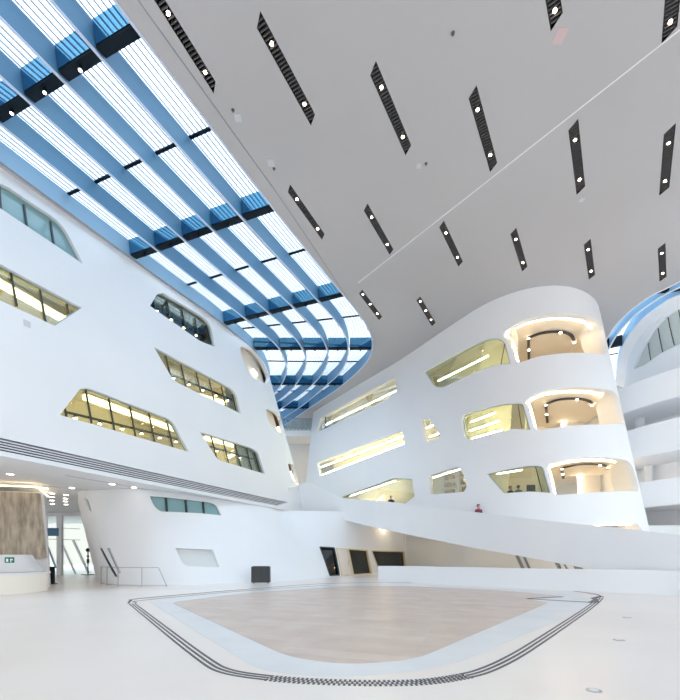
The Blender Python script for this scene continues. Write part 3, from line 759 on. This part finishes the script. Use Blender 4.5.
for i, (zt, zb_, lab) in enumerate([(13.55,11.75,'uppermost curved white gallery at the far right behind the balcony tower'),(10.4,8.35,'middle curved white gallery at the far right behind the balcony tower'),(6.6,4.9,'lowest curved white gallery at the far right behind the balcony tower')]):
    e = thing('gallery', lab, 'gallery', (br[3][0], br[3][1], zb_))
    mesh_obj('balustrade', bandbm(br, zt, zb_), 'galwhite', e, 30)
    a = catmull([V(q) for q in br], 8); b = catmull([V(q) for q in brb], 8)
    bm = bmesh.new(); prism(bm, a+b[::-1], zb_-.02, zb_+.3, step=3); mesh_obj('gallery_floor', bm, 'trimw', e)
bm = bmesh.new(); ring = [V((p.x, p.y)) for p in RF[2][45:]]; inn = [V(SD.P(SD.len*i/40, ZC-.05)[:2]) for i in range(41)]
inn = [p for p in inn if p.y > ring[0].y-.5]
prism(bm, ring+(inn if (inn[0]-ring[-1]).length < (inn[-1]-ring[-1]).length else inn[::-1]), ZC-.03, ZC-.01, step=2); mesh_obj('trim_9', bm, 'galwhite', None, None, 'structure')
# column between galleries, seats etc.
for (u, v0, v1, Y, lab) in [(640,421,447,29.5,'short white column between the two upper far right galleries'),(648.5,466,474,29.8,'short white column between the two lower far right galleries')]:
    a, b = atY(u, v0, Y), atY(u-1, v1, Y); bm = bmesh.new()
    zt, zb2 = (11.72, 8.62) if v0 < 450 else (8.32, 5.2)
    cyl(bm, (a.x,a.y,zb2), (a.x,a.y,zt), .22, .3, 20); tag(mesh_obj('column', bm, 'wall', None, 40), lab, 'column')
# far end wall between both blocks + glazed gallery
bm = bmesh.new(); box(bm, (-6, 50.2, ZC/2), (22, .3, ZC-.02)); mesh_obj('wall_far', bm, 'wall', None, None, 'structure')
bm = bmesh.new(); box(bm, (-6, 46.5, 15.3), (9, 3.6, .3)); e = thing('gallery', 'distant white gallery with glass balustrade in the gap between both buildings', 'gallery', (-6,46.5,15.15)); mesh_obj('gallery_floor', bm, 'wall', e)
bm = bmesh.new(); box(bm, (-6, 44.75, 16.25), (6, .04, 1.3)); mesh_obj('glass_balustrade', bm, 'clear', e)
bm = bmesh.new(); box(bm, (-6, 44.75, 16.95), (6, .12, .10)); mesh_obj('handrail', bm, 'steel', e)
for k in range(9):
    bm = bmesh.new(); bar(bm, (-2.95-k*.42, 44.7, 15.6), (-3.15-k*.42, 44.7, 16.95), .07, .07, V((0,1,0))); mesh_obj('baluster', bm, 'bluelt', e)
bm = bmesh.new(); box(bm, (-6, 44.75, 15.3), (6, .2, .6)); mesh_obj('fascia', bm, 'wall', e)

# ============================================================ RAMP + LOW PARAPET + RECESS
wy = [SL.P(*SL.hit(u_, 492), -.015).y for u_ in (289, 294, 299)]
rt = [(289,487,wy[0]),(294,487,wy[1]),(299,484.5,wy[2]),(309,482.5,min(34.6, wy[2]+.25)),(320,487.8,34.2),(333,494,33.6),(345,498.3,32.9),(366,500,30.9),(391,502,29.0),(415,505,27.1),(440,508,25.3),(480,512.7,22.9),(520,517.5,21.0),(560,522,19.6),(600,526,18.4),(640,530.5,17.3),(680,535,16.3),(760,545,14.6),(860,558,13.0)]
rb = [511.5,511.5,511.8,513,514,516,520,525.5,531,536,541,549,556,563.5,571,578,585,600,618]
tp = [atY(u, v, Y) for u, v, Y in rt]; bt = [atY(rt[i][0], rb[i], rt[i][2]) for i in range(len(rt))]
tp = catmull(tp, 4); bt = catmull(bt, 4); n = len(tp)
def normals(P):
    out = []
    for i in range(len(P)):
        t = (P[min(i+1, len(P)-1)]-P[max(i-1, 0)]); t.z = 0; t.normalize(); out.append(V((t.y, -t.x, 0)))
    return out
nn = normals(tp)
def strip(bm, fs):
    """closed section: fs = list of functions i -> point"""
    R = [[bm.verts.new(f(i)) for f in fs] for i in range(n)]; m_ = len(fs)
    for i in range(n-1):
        for k in range(m_): bm.faces.new((R[i][k], R[i][(k+1)%m_], R[i+1][(k+1)%m_], R[i+1][k]))
    bm.faces.new(R[0][::-1]); bm.faces.new(R[-1])
rp = thing('ramp', 'long white ramp with solid parapet sloping down to the right in front of the tower', 'ramp', bt[40])
bm = bmesh.new(); strip(bm, [lambda i: tp[i], lambda i: tp[i]-nn[i]*.25, lambda i: bt[i]-nn[i]*.25, lambda i: bt[i]]); mesh_obj('parapet', bm, 'wall', rp, 40)
bm = bmesh.new()
def zz(i): return max(tp[i].z-1.15, bt[i].z+.15)
i0 = 22
R = []
for i in range(i0, n):
    a = tp[i]-nn[i]*.25; b = tp[i]-nn[i]*1.25; bz = bt[i].z+.02
    R.append([bm.verts.new((a.x,a.y,zz(i))), bm.verts.new((b.x,b.y,zz(i))), bm.verts.new((b.x,b.y,bz)), bm.verts.new((a.x,a.y,bz))])
for r, q in zip(R, R[1:]):
    for k in range(4): bm.faces.new((r[k], r[(k+1)%4], q[(k+1)%4], q[k]))
bm.faces.new(R[0][::-1]); bm.faces.new(R[-1])
mesh_obj('walkway', bm, 'wall', rp, 40)
# low white parapet
lp = [(378,580.2,566),(391,581.4,566),(410,583,566.2),(440,585,566.8),(480,587,567.6),(520,589,568.4),(560,590.8,569),(600,592.6,569.6),(640,594.2,570.2),(680,596,571),(760,601,573),(860,608,576)]
tp2 = catmull([fl(u, vb) for u, vb, vt in lp], 4); zt = 0
tops = catmull([V((u, (EZ-(vt-HY)/F*fl(u, vb).y), 0)) for u, vb, vt in lp], 4)
tp, n = tp2, len(tp2); nn = normals(tp)
bm = bmesh.new(); strip(bm, [lambda i: tp[i], lambda i: tp[i]-nn[i]*.28, lambda i: tp[i]-nn[i]*.28+V((0,0,tops[i].y)), lambda i: tp[i]+V((0,0,tops[i].y))])
tag(mesh_obj('parapet', bm, 'wall', None, 40), 'low curved white parapet standing on the floor in front of the ramp', 'parapet')
# ground wall behind the ramp, right
wr = [(6.2,37.6),(7.6,35.2),(8.6,31.5),(10.4,28.6),(13.5,26.6),(18,25.6),(24,25.6),(32,26.5)]
SW = Surf([(0, wr), (5.0, wr)])
hw = [w(SW, p, [], r=.02, glass='stripe', fm='frost', off=.1, fw=.04) for p in ([(514,554),(519,555),(526,570),(521,570)], [(522,556),(526,557),(532,570),(528,570)], [(553,561),(559,562),(563,570),(558,570)], [(562,562.5),(566,563.5),(569,570),(566,570)], [(572,565),(582,566.5),(585,570),(575,570)])]
facade('wall_recess', SW, [V((0,0)), V((SW.len,0)), V((SW.len,3.55)), V((0,3.55))], hw, 'sage', .2, (1,1.5))
bm = bmesh.new(); p = SW.P(.1, 1.8, .3); box(bm, (p.x-.6, p.y+1.2, 2.2), (.3, 2.5, 4.4)); mesh_obj('wall_end', bm, 'beige', None, None, 'structure')
# recess downlights
for i, (x, y, z, lab) in enumerate([(1.2,34.2,4.48,'round downlight in the soffit above the dark glazed doors'),(4.2,35.2,4.48,'round downlight in the soffit near the gold-framed doors'),(6.5,32.0,4.48,'round downlight in the soffit behind the ramp start'),(10.0,27.2,3.58,'round downlight under the tower behind the ramp'),(14.5,25.2,3.58,'round downlight under the right side of the tower')]):
    e = thing('downlight', lab, 'light', (x,y,z)); bm = bmesh.new(); cyl(bm, (x,y,z), (x,y,z-.05), .22, None, 20); mesh_obj('trim_ring', bm, 'trimw', e)
    bm = bmesh.new(); cyl(bm, (x,y,z-.051), (x,y,z-.065), .17, None, 20); mesh_obj('lamp', bm, 'lampr', e)

# ============================================================ FLOOR
bm = bmesh.new(); prism(bm, [V((-60,-14)),V((60,-14)),V((60,70)),V((-60,70))], -.2, 0, step=10); mesh_obj('floor', bm, 'floor', None, None, 'structure')
def fpoly(px, r, z=0): return round_poly([fl(u, v) for u, v in px], r, 8)
bm = bmesh.new(); prism(bm, fpoly([(148,601),(262,672),(342,678),(445,668),(596,605),(585,597),(552,592),(482,587.3),(400,584.4),(347,584),(245,591.5)], [.6,1.2,1.2,1.2,.1,.1,1,1,1,1,1]), .001, .004, step=3)
tag(mesh_obj('floor_border', bm, 'border'), 'pale grey border band set in the floor around the beige paving', 'floor border')
bm = bmesh.new(); prism(bm, fpoly([(171,602.5),(288,657),(345,665),(415,660),(548,603),(527,599),(562,596.4),(525,592.4),(482,589.2),(400,586),(347,586),(245,593)], [.5,.8,1.0,.6,.05,.05,.05,1,1,1,1,1]), .0045, .008, step=3)
tag(mesh_obj('floor_inlay', bm, 'pave'), 'large beige stone paving field in the middle of the white floor', 'paving')
# dark guiding lines
outl = [(128.5,604),(150,622),(201.5,665),(219,673.6),(250,679),(307,684.5),(400,686.5),(449,683),(503,671),(560,632),(597.5,605),(603.7,598)]
path = [fl(u, v, 0) for u, v in outl]
for _ in range(4):
    q_ = [path[0]]
    for a, b in zip(path, path[1:]): q_ += [a*.75+b*.25, a*.25+b*.75]
    path = q_+[path[-1]]
path = resample(path, 300)
nn = normals(path)
e = thing('floor_marking', 'dark triple guide line looping around the beige paving on the floor', 'floor marking', fl(400,686))
Ltot = [0]
for a, b in zip(path, path[1:]): Ltot.append(Ltot[-1]+(b-a).length)
sx0 = next(i for i, p in enumerate(path) if (p.x/p.y*F+CX) > 262 and i > 50); sx1 = next(i for i, p in enumerate(path) if (p.x/p.y*F+CX) > 470 and i > sx0)
for j in range(3):
    o_ = .02+.085*j
    for rng in ((0, sx0), (sx1, len(path)-1)):
        bm = bmesh.new(); sweep(bm, [path[i]-nn[i]*o_+V((0,0,.004)) for i in range(rng[0], rng[1]+1)], .036, .007); mesh_obj('line', bm, 'line', e)
# chequered stretch in front
seg = resample([path[i] for i in range(sx0, sx1+1)], 1200); sn = normals(seg)
SLn = sum((b-a).length for a, b in zip(seg, seg[1:])); bm = bmesh.new(); cell = .032; nc = int(SLn/cell)
for c in range(nc):
    i = int(1199*(c+.5)/nc)
    for j in range(3):
        if (c+j) % 2 == 0:
            p = seg[i]-sn[i]*(.02+.078*j)+V((0,0,.004)); t = V((sn[i].y*-1, sn[i].x, 0))
            bar(bm, p-t*cell*.48, p+t*cell*.48, .072, .007)
mesh_obj('chequer_pattern', bm, 'line', e)
# back lines
bk = [[(128.5,603.4),(131,601.2),(144,598.3),(245,589.6),(330,583.6),(420,583.2),(482,586.6),(560,590.3),(592,593.8),(603,597)],
      [(136,603.2),(146,600.2),(245,591),(330,585.2)], [(527.5,598.8),(563,597.0)], [(527.5,599),(590,602.4),(597,600.5)]]
for k, l in enumerate(bk):
    bm = bmesh.new(); sweep(bm, [p+V((0,0,.011)) for p in catmull([fl(u, v) for u, v in l], 8)], [.07,.04,.12,.10][k], .006); mesh_obj('line', bm, 'line', e)
bm = bmesh.new(); sweep(bm, [fl(u, v)+V((0,0,.012)) for u, v in ((590,603),(596,600),(593,598.5),(601,596.5))], .16, .006); mesh_obj('line', bm, 'line', e)
# floor drains
for u, v, r, lab in [(594,690.5,.085,'round metal floor cover at the bottom right'),(619,640,.10,'small round floor cover right of the triple line'),(627,617.5,.10,'faint round floor cover far right on the white floor')]:
    c = fl(u, v); e = thing('floor_cover', lab, 'floor cover', c, 'round floor covers')
    bm = bmesh.new(); cyl(bm, c, c+V((0,0,.006)), r, None, 24); mesh_obj('ring', bm, 'steel', e); bm = bmesh.new(); cyl(bm, c+V((0,0,.006)), c+V((0,0,.009)), r*.6, None, 20); mesh_obj('lid', bm, 'border', e)

# ============================================================ ENTRANCE, DESK
# inclined wall clad in rough timber
Yw = 20.5
def q(u, v, Y): return atY(u, v, Y)
def hexa(name, A, B, m, parent=None, kind=None):
    """loft between two quads"""
    bm = bmesh.new(); a = [bm.verts.new(p) for p in A]; b = [bm.verts.new(p) for p in B]; k = len(a)
    bm.faces.new(a); bm.faces.new(b[::-1])
    for i in range(k): bm.faces.new((a[i], b[i], b[(i+1)%k], a[(i+1)%k]))
    return mesh_obj(name, bm, m, parent, None, kind)
tw = thing('timber_wall_panel', 'tall rough weathered timber wall panel glowing warm at its top behind the reception desk', 'wall panel', (-16.5,20.5,1.6))
fr = [V((-24,18.0,1.45)), q(43.5,558,Yw), q(37,493,Yw), V((-24,18.0,4.95))]
hexa('cladding', fr, [p+V((0,.25,0)) for p in fr], 'timber', tw)
body = [V((-24,18.28,0)), V((q(46,556,Yw).x,Yw+.3,0)), V((q(39,493,Yw).x,Yw+.3,4.9)), V((-24,18.28,4.9))]
hexa('core', body, [body[0]+V((-2,6,0)), V((-16.9,23.4,0)), V((-17.6,23.9,4.9)), body[3]+V((-2,6,0))], 'wall', tw)
bm = bmesh.new(); sweep(bm, [V((-24,17.9,5.12)), V((q(37,493,Yw).x+.1,Yw-.1,5.12)), V((-17.3,23.7,5.12))], .09, .06); e = tag(mesh_obj('cove_light', bm, 'ledlow'), 'warm light line along the top of the timber wall panel', 'light')
# reception desk
dk = thing('reception_desk', 'curved white reception desk at the left frame edge before the timber wall', 'desk', (-13.6,16.6,0))
def curve_sweep(prof, path2, name, m, parent):
    bm = bmesh.new(); P = catmull([V((a, b, 0)) for a, b in path2], 6); N_ = normals(P); R = []
    for i, p in enumerate(P): R.append([bm.verts.new(p+N_[i]*o+V((0,0,z))) for o, z in prof])
    for r, s in zip(R, R[1:]):
        for k in range(len(prof)): bm.faces.new((r[k], r[(k+1)%len(prof)], s[(k+1)%len(prof)], s[k]))
    bm.faces.new(R[0][::-1]); bm.faces.new(R[-1]); return mesh_obj(name, bm, m, parent, 40)
dpath = [(-19.9,13.6),(-17.0,14.6),(-15.0,15.7),(-13.85,16.7),(-13.45,17.6),(-13.7,18.6),(-14.8,19.4)]
curve_sweep([(0,.0),(.10,.0),(.14,.80),(0,.80)], dpath, 'front', 'creamw', dk)
curve_sweep([(-.5,.80),(.20,.80),(.20,.88),(-.5,.88)], dpath, 'counter', 'trimw', dk)
curve_sweep([(-.02,.0),(.04,.0),(.04,.06),(-.02,.06)], [(x+.0, y-.06) for x, y in dpath], 'plinth', 'beige', dk)
curve_sweep([(-.55,.88),(-.15,.88),(-.60,1.66),(-.75,1.66)], [(x-.75, y+1.1) for x, y in dpath[:-1]], 'back_panel', 'trimw', dk)
# exit pictogram plate
c = atY(9.5,560,15.6); e = thing('exit_sign', 'small green pictogram sign with white mark on the white desk panel', 'sign', c)
bm = bmesh.new(); rz = Matrix.Rotation(.45, 3, 'Z'); box(bm, c, (.30,.02,.22), rz); mesh_obj('plate', bm, 'green', e)
bm = bmesh.new()
for dx, dz, sx, sz in ((-.07,-.01,.07,.12),(.06,.03,.08,.03),(.045,-.03,.03,.09),(.085,.0,.03,.03)):
    box(bm, c+rz@V((dx,-.014,dz)), (sx,.008,sz), rz)
mesh_obj('symbol', bm, 'white', e)
# black stand beside the desk
c = fl(51.5,584); e = thing('display_stand', 'narrow black display stand on the floor beside the reception desk', 'stand', c)
bm = bmesh.new(); box(bm, c+V((0,0,.02)), (.42,.36,.04)); mesh_obj('base', bm, 'black', e); bm = bmesh.new(); box(bm, c+V((0,0,.52)), (.32,.12,.96)); mesh_obj('panel', bm, 'black', e)
# entrance glazing
Ye = 33.9
e = thing('window_40', None, None, (-23.5,Ye,0), kind='structure')
xl, xrr = -27.5, (99-340)/400*Ye
bm = bmesh.new(); box(bm, ((xl+xrr)/2, Ye, 2.5), (xrr-xl, .03, 5)); mesh_obj('glass_pane', bm, 'clear', e)
for (u0, v0, u1, v1, wd, m) in [(60,515,60,575,.42,'trimw'),(46.5,515,46.5,575,.15,'trimw'),(62.5,545,75.5,574,.13,'steel'),(73,540,88.5,573,.16,'steel'),(48,547,56,568,.12,'bluelt'),(62,528,80,529,.05,'steel'),(46,539,80,540,.06,'steel')]:
    a, b = atY(u0, v0, Ye-.1), atY(u1, v1, Ye-.1); bm = bmesh.new(); bar(bm, a, b, wd, wd*.6, V((0,1,0)) if abs(u1-u0) > 15 or v1-v0 > 5 else None); mesh_obj('mullion', bm, m, e)
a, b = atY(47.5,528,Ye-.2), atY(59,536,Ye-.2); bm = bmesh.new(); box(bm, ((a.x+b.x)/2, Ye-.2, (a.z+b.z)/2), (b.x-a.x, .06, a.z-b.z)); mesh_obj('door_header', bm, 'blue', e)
bm = bmesh.new(); box(bm, (-24.5, Ye+.1, 5.13), (12, .4, .3)); mesh_obj('lintel', bm, 'trimw', e)
bm = bmesh.new(); box(bm, (-32.5, Ye+.1, 2.64), (9.5, .3, 5.28)); mesh_obj('wall_entrance', bm, 'wall', None, None, 'structure')
# pole stand inside the entrance
c = fl(88,575); e = thing('pole_stand', 'thin black pole stand with round head on a flat base by the entrance glazing', 'stand', c)
bm = bmesh.new(); box(bm, c+V((0,0,.03)), (1.1,.12,.05)); box(bm, c+V((0,0,.03)), (.12,.8,.05)); mesh_obj('base', bm, 'black', e)
bm = bmesh.new(); cyl(bm, c+V((0,0,.05)), c+V((0,0,2.0)), .045); mesh_obj('pole', bm, 'black', e)
bm = bmesh.new(); bmesh.ops.create_uvsphere(bm, u_segments=14, v_segments=10, radius=.17, matrix=Matrix.Translation(c+V((0,0,2.1)))); mesh_obj('head', bm, 'black', e, 60)
bm = bmesh.new(); cyl(bm, c+V((0,0,1.0)), c+V((0,0,1.35)), .10); cyl(bm, c+V((0,0,1.5)), c+V((0,0,1.65)), .09); mesh_obj('sleeve', bm, 'dark', e)
# entrance ceiling downlights
k = 0
for (u, v) in [(66,491),(69,494.3),(53,494),(65,497.7),(52,497.5),(65.5,501),(52.5,500.5),(66,504),(52.5,504),(71,501)]:
    pass
rows = [(52,493),(66,494.5),(52,496.5),(65.5,498),(52,500),(65.5,501),(52.5,503.5),(66,504),(45.5,488),(72,487.5),(112,483.5),(10,473.5),(134,487)]
wordsd = ['nearest left','nearest right','second left','second right','third left','third right','farthest left','farthest right','lone left','lone middle','lone right','frame edge','near louvre']
for i, (u, v) in enumerate(rows):
    p = atZ(u, v, 5.305)
    lab = ('%s round downlight of the double row over the entrance passage' % wordsd[i]) if i < 8 else ['round downlight in the soffit just above the timber panel corner','round downlight in the soffit at the entrance passage mouth','round downlight in the soffit above the white ground-floor volume','round downlight in the soffit at the left frame edge','round downlight in the soffit close under the louvre band'][i-8]
    e = thing('downlight', lab, 'light', p, 'entrance soffit downlights'); r = .17
    bm = bmesh.new(); cyl(bm, p, p-V((0,0,.03)), r, None, 20); mesh_obj('trim_ring', bm, 'trimw', e)
    bm = bmesh.new(); cyl(bm, p-V((0,0,.031)), p-V((0,0,.045)), r*.75, None, 20); mesh_obj('lamp', bm, 'lampw', e)
for i, (a, b) in enumerate([((3,482),(88,490)),((66,475.5),(150,490))]):
    A, B = atZ(*a, 5.30), atZ(*b, 5.30); bm = bmesh.new(); bar(bm, A, B, .14, .012); mesh_obj('trim_%d' % (3+i), bm, 'panelbox', None, None, 'structure')
# railing by the ground volume
e = thing('railing', 'thin grey metal railing with slanted end post before the white ground-floor wall', 'railing', fl(130,586))
def g(u, Y, z): return V(((u-340)/400*Y, Y, z))
Yr = 20.9
rpts = [g(101,22.6,1.0), g(107,21.7,1.0), g(118,21.1,1.0), g(140,Yr,1.0), g(158.5,Yr,1.0)]
bm = bmesh.new(); sweep(bm, rpts, .035, .035); mesh_obj('handrail', bm, 'steel', e)
bm = bmesh.new(); sweep(bm, [p-V((0,0,.93)) for p in rpts[:-1]]+[g(166,Yr,.07)], .03, .03); mesh_obj('bottom_rail', bm, 'steel', e)
for a, b in [(rpts[4], g(167,Yr,0)), (rpts[3]+V((.1,0,0)), g(141.9,Yr,0)), (rpts[2], V((*rpts[2][:2],0))), (rpts[1], V((*rpts[1][:2],0))), (rpts[0], V((*rpts[0][:2],0)))]:
    bm = bmesh.new(); sweep(bm, [a, b], .035, .035, V((0,1,0))); mesh_obj('post', bm, 'steel', e)
# black box against the wall
c = fl(261,583.6); e = thing('cabinet', 'small square black cabinet standing against the white wall', 'cabinet', c)
bm = bmesh.new(); box(bm, c+V((0,0,.53)), (1.05,.42,.92)); bmesh.ops.bevel(bm, geom=bm.edges[:], offset=.02, segments=1, affect='EDGES'); mesh_obj('body', bm, 'black', e)
for s in (-1, 1):
    bm = bmesh.new(); box(bm, c+V((s*.25,-.222,.53)), (.47,.03,.84)); mesh_obj('door', bm, 'dark', e)
    for sy in (-1, 1):
        bm = bmesh.new(); cyl(bm, c+V((s*.42,sy*.13,0)), c+V((s*.42,sy*.13,.08)), .035); mesh_obj('foot', bm, 'steel', e)
bm = bmesh.new(); box(bm, c+V((0,0,1.005)), (.9,.36,.02)); mesh_obj('top_tray', bm, 'dark', e)

# ============================================================ PEOPLE
def person(base, face, lab, top='cloth_d', legs='cloth_g', h=1.72, name='person'):
    rt_ = thing(name, lab, 'person', base); k = h/1.72
    joints = {'pel':(0,0,.93,.13,.10),'wai':(0,0,1.08,.125,.095),'che':(0,0,1.30,.155,.105),'nek':(0,0,1.46,.06,.06),'hb':(0,-.01,1.53,.07,.08),'hm':(0,-.02,1.62,.082,.098),'ht':(0,-.01,1.69,.06,.07),
     'kl':(-.10,-.03,.50,.058,.06),'al':(-.10,.03,.09,.04,.04),'tl':(-.11,-.12,.03,.035,.03),'hl':(-.10,0,.86,.09,.09),
     'kr':(.10,-.01,.50,.058,.06),'ar':(.10,.05,.09,.04,.04),'tr':(.11,-.10,.03,.035,.03),'hr':(.10,0,.86,.09,.09),
     'sl':(-.19,0,1.40,.055,.055),'el':(-.25,.02,1.12,.04,.04),'wl':(-.25,-.12,.92,.028,.028),'ml':(-.25,-.18,.86,.03,.02),
     'sr':(.19,0,1.40,.055,.055),'er':(.25,.02,1.12,.04,.04),'wr':(.25,-.12,.92,.028,.028),'mr':(.25,-.18,.86,.03,.02)}
    E_ = [('pel','wai'),('wai','che'),('che','nek'),('nek','hb'),('hb','hm'),('hm','ht'),('pel','hl'),('hl','kl'),('kl','al'),('al','tl'),('pel','hr'),('hr','kr'),('kr','ar'),('ar','tr'),('che','sl'),('sl','el'),('el','wl'),('wl','ml'),('che','sr'),('sr','er'),('er','wr'),('wr','mr')]
    ks = list(joints); R_ = Matrix.Rotation(face, 3, 'Z')
    me = bpy.data.meshes.new('body'); me.from_pydata([R_@V(joints[q][:3])*k for q in ks], [(ks.index(a), ks.index(b)) for a, b in E_], [])
    o = bpy.data.objects.new('body', me); COL.objects.link(o); o.parent = rt_
    md = o.modifiers.new('Skin', 'SKIN')
    for i, q_ in enumerate(ks): me.skin_vertices[0].data[i].radius = (joints[q_][3]*k, joints[q_][4]*k)
    me.skin_vertices[0].data[0].use_root = True
    o.modifiers.new('Sub', 'SUBSURF').levels = 2; o.modifiers['Sub'].render_levels = 2
    me.materials.append(M['skin']); me.materials.append(M[top]); me.materials.append(M[legs])
    # bake so that clothes regions can be coloured by height
    dg = bpy.context.evaluated_depsgraph_get(); ev = o.evaluated_get(dg); m2 = bpy.data.meshes.new_from_object(ev)
    o.modifiers.clear(); o.data = m2
    for mm in (M['skin'], M[top], M[legs]):
        if mm.name not in m2.materials: m2.materials.append(mm)
    ids = {mm.name: i for i, mm in enumerate(m2.materials)}
    for f in m2.polygons:
        z = f.center.z/k; x = (R_.inverted()@f.center).x/k
        f.material_index = ids['skin'] if (z > 1.455 or (abs(x) > .2 and z < .93)) else (ids[M[top].name] if z > .95 else ids[M[legs].name]); f.use_smooth = True
    bm = bmesh.new(); bmesh.ops.create_uvsphere(bm, u_segments=14, v_segments=10, radius=1, matrix=Matrix.Translation(V(base)+R_@V((0,.015,1.645))*k) @ R_.to_4x4() @ Matrix.Diagonal((.10*k,.105*k,.10*k,1)))
    for v_ in list(bm.verts):
        lc = R_.inverted()@(v_.co-V(base)); 
        if lc.y < -.045*k and lc.z < 1.66*k: bm.verts.remove(v_)
    mesh_obj('hair', bm, 'hair', rt_, 60)
    return rt_
pp = V(((391-340)/400*30.0, 29.9, 4.37)); person(pp, .3, 'tiny dark-clothed person behind the ramp parapet below the long window slit', 'cloth_d')
pp = V(((478-340)/400*23.9, 23.8, 2.95)); person(pp, .3, 'tiny person in plum clothing behind the ramp parapet in front of the tower', 'cloth_r')
for u, f_, lab, c_ in [(507.5,.4,'left dark figure standing behind the lowest green-tinted tower window','cloth_d'),(517,2.2,'right dark figure standing behind the lowest green-tinted tower window','cloth_g')]:
    h = SR.hit(u, 480); b = SR.P(h.x, 4.3, 1.25); person(V((b.x,b.y,4.1)), f_, lab, c_, 'cloth_d')
h = SR.hit(530.5, 480); b = SR.P(h.x, 4.3, 1.6); c = V((b.x,b.y,4.1))
e = thing('copier', 'dark grey office machine behind the lowest green-tinted tower window', 'machine', c)
bm = bmesh.new(); box(bm, c+V((0,0,.6)), (.9,.7,1.2)); bmesh.ops.bevel(bm, geom=bm.edges[:], offset=.04, segments=2, affect='EDGES'); mesh_obj('body', bm, 'dark', e)
bm = bmesh.new(); box(bm, c+V((0,0,1.27)), (.8,.55,.12)); mesh_obj('lid', bm, 'grille', e); bm = bmesh.new(); box(bm, c+V((.1,-.1,1.55)), (.5,.06,.4)); mesh_obj('screen', bm, 'black', e)

# bookshelf in the small lower window
hA, hB = SR.hit(431, 489), SR.hit(466, 487); zf = 5.0
A, B = SR.P(hA.x, 6, 1.3), SR.P(hB.x, 6, 1.3); dv = (B-A); dv.z = 0; Lb = dv.length; dv.normalize(); nv = V((dv.y, -dv.x, 0)); ang = math.atan2(dv.y, dv.x); rzm = Matrix.Rotation(ang, 3, 'Z')
o0 = V((A.x, A.y, zf)); e = thing('bookshelf', 'white open bookshelf behind the small lower window beside the tower', 'bookshelf', o0+dv*Lb/2)
shz = [.35,.85,1.35,1.85]
for z in shz+[.02, 2.3]:
    bm = bmesh.new(); box(bm, o0+dv*Lb/2+V((0,0,z)), (Lb,.35,.04), rzm); mesh_obj('shelf', bm, 'creamw', e)
for t in (0, .5, 1):
    bm = bmesh.new(); box(bm, o0+dv*Lb*t+V((0,0,1.16)), (.04,.36,2.32), rzm); mesh_obj('side_panel', bm, 'creamw', e)
bcol = {}
for nm, c_ in (('red',(.45,.06,.04)),('orange',(.65,.28,.05)),('brown',(.25,.12,.06)),('yellow',(.7,.5,.1)),('grey',(.3,.3,.3))):
    M['book_'+nm] = mat('book_'+nm, c_, .6); bcol[nm] = 1
nmz = {.85:'second',1.35:'third',1.85:'top'}
for z in (.85,1.35,1.85):
    for half in (0, 1):
        for k in range(9):
            nm = random.choice(list(bcol)); hh = random.uniform(.26,.36); xx = Lb*(.5*half+.03)+.09*k+.04
            if random.random() < .12: continue
            c = o0+dv*xx+V((0,0,z+.02+hh/2)); bm = bmesh.new(); box(bm, c, (.07,.22,hh), rzm)
            tag(mesh_obj('book', bm, 'book_'+nm), '%s book standing on the %s shelf of the %s bookshelf bay' % (nm, nmz[z], ['left','right'][half]), 'book', '%s books on the %s shelf, %s bay' % (nm, nmz[z], ['left','right'][half]))

# ============================================================ LIGHT, CAMERA
W = bpy.data.worlds.new('sky'); S.world = W; W.use_nodes = True; nt = W.node_tree; bg = nt.nodes['Background']
bg.inputs[1].default_value = 1.0
tcn = nt.nodes.new('ShaderNodeTexCoord'); sp = nt.nodes.new('ShaderNodeSeparateXYZ'); rmp = nt.nodes.new('ShaderNodeValToRGB')
rmp.color_ramp.elements[0].position = .05; rmp.color_ramp.elements[0].color = (.90,.865,.835,1)
rmp.color_ramp.elements[1].position = .75; rmp.color_ramp.elements[1].color = (2.5,3.1,3.65,1)
nt.links.new(tcn.outputs['Generated'], sp.inputs[0]); nt.links.new(sp.outputs['Z'], rmp.inputs[0]); nt.links.new(rmp.outputs[0], bg.inputs[0])
cam = bpy.data.cameras.new('camera'); co = bpy.data.objects.new('camera', cam); COL.objects.link(co); S.camera = co
co.location = (0,0,EZ); co.rotation_euler = (math.pi/2,0,0)
cam.sensor_fit = 'HORIZONTAL'; cam.sensor_width = 36; cam.lens = 36*F/680; cam.shift_y = (HY-350)/680; cam.clip_end = 300
S.view_settings.view_transform = 'Standard'; S.view_settings.look = 'None'; S.view_settings.gamma = 1; S.view_settings.exposure = .38
S.view_settings.use_curve_mapping = False
S.cycles.use_denoising = True
S.cycles.max_bounces = 12; S.cycles.diffuse_bounces = 8; S.cycles.transparent_max_bounces = 16
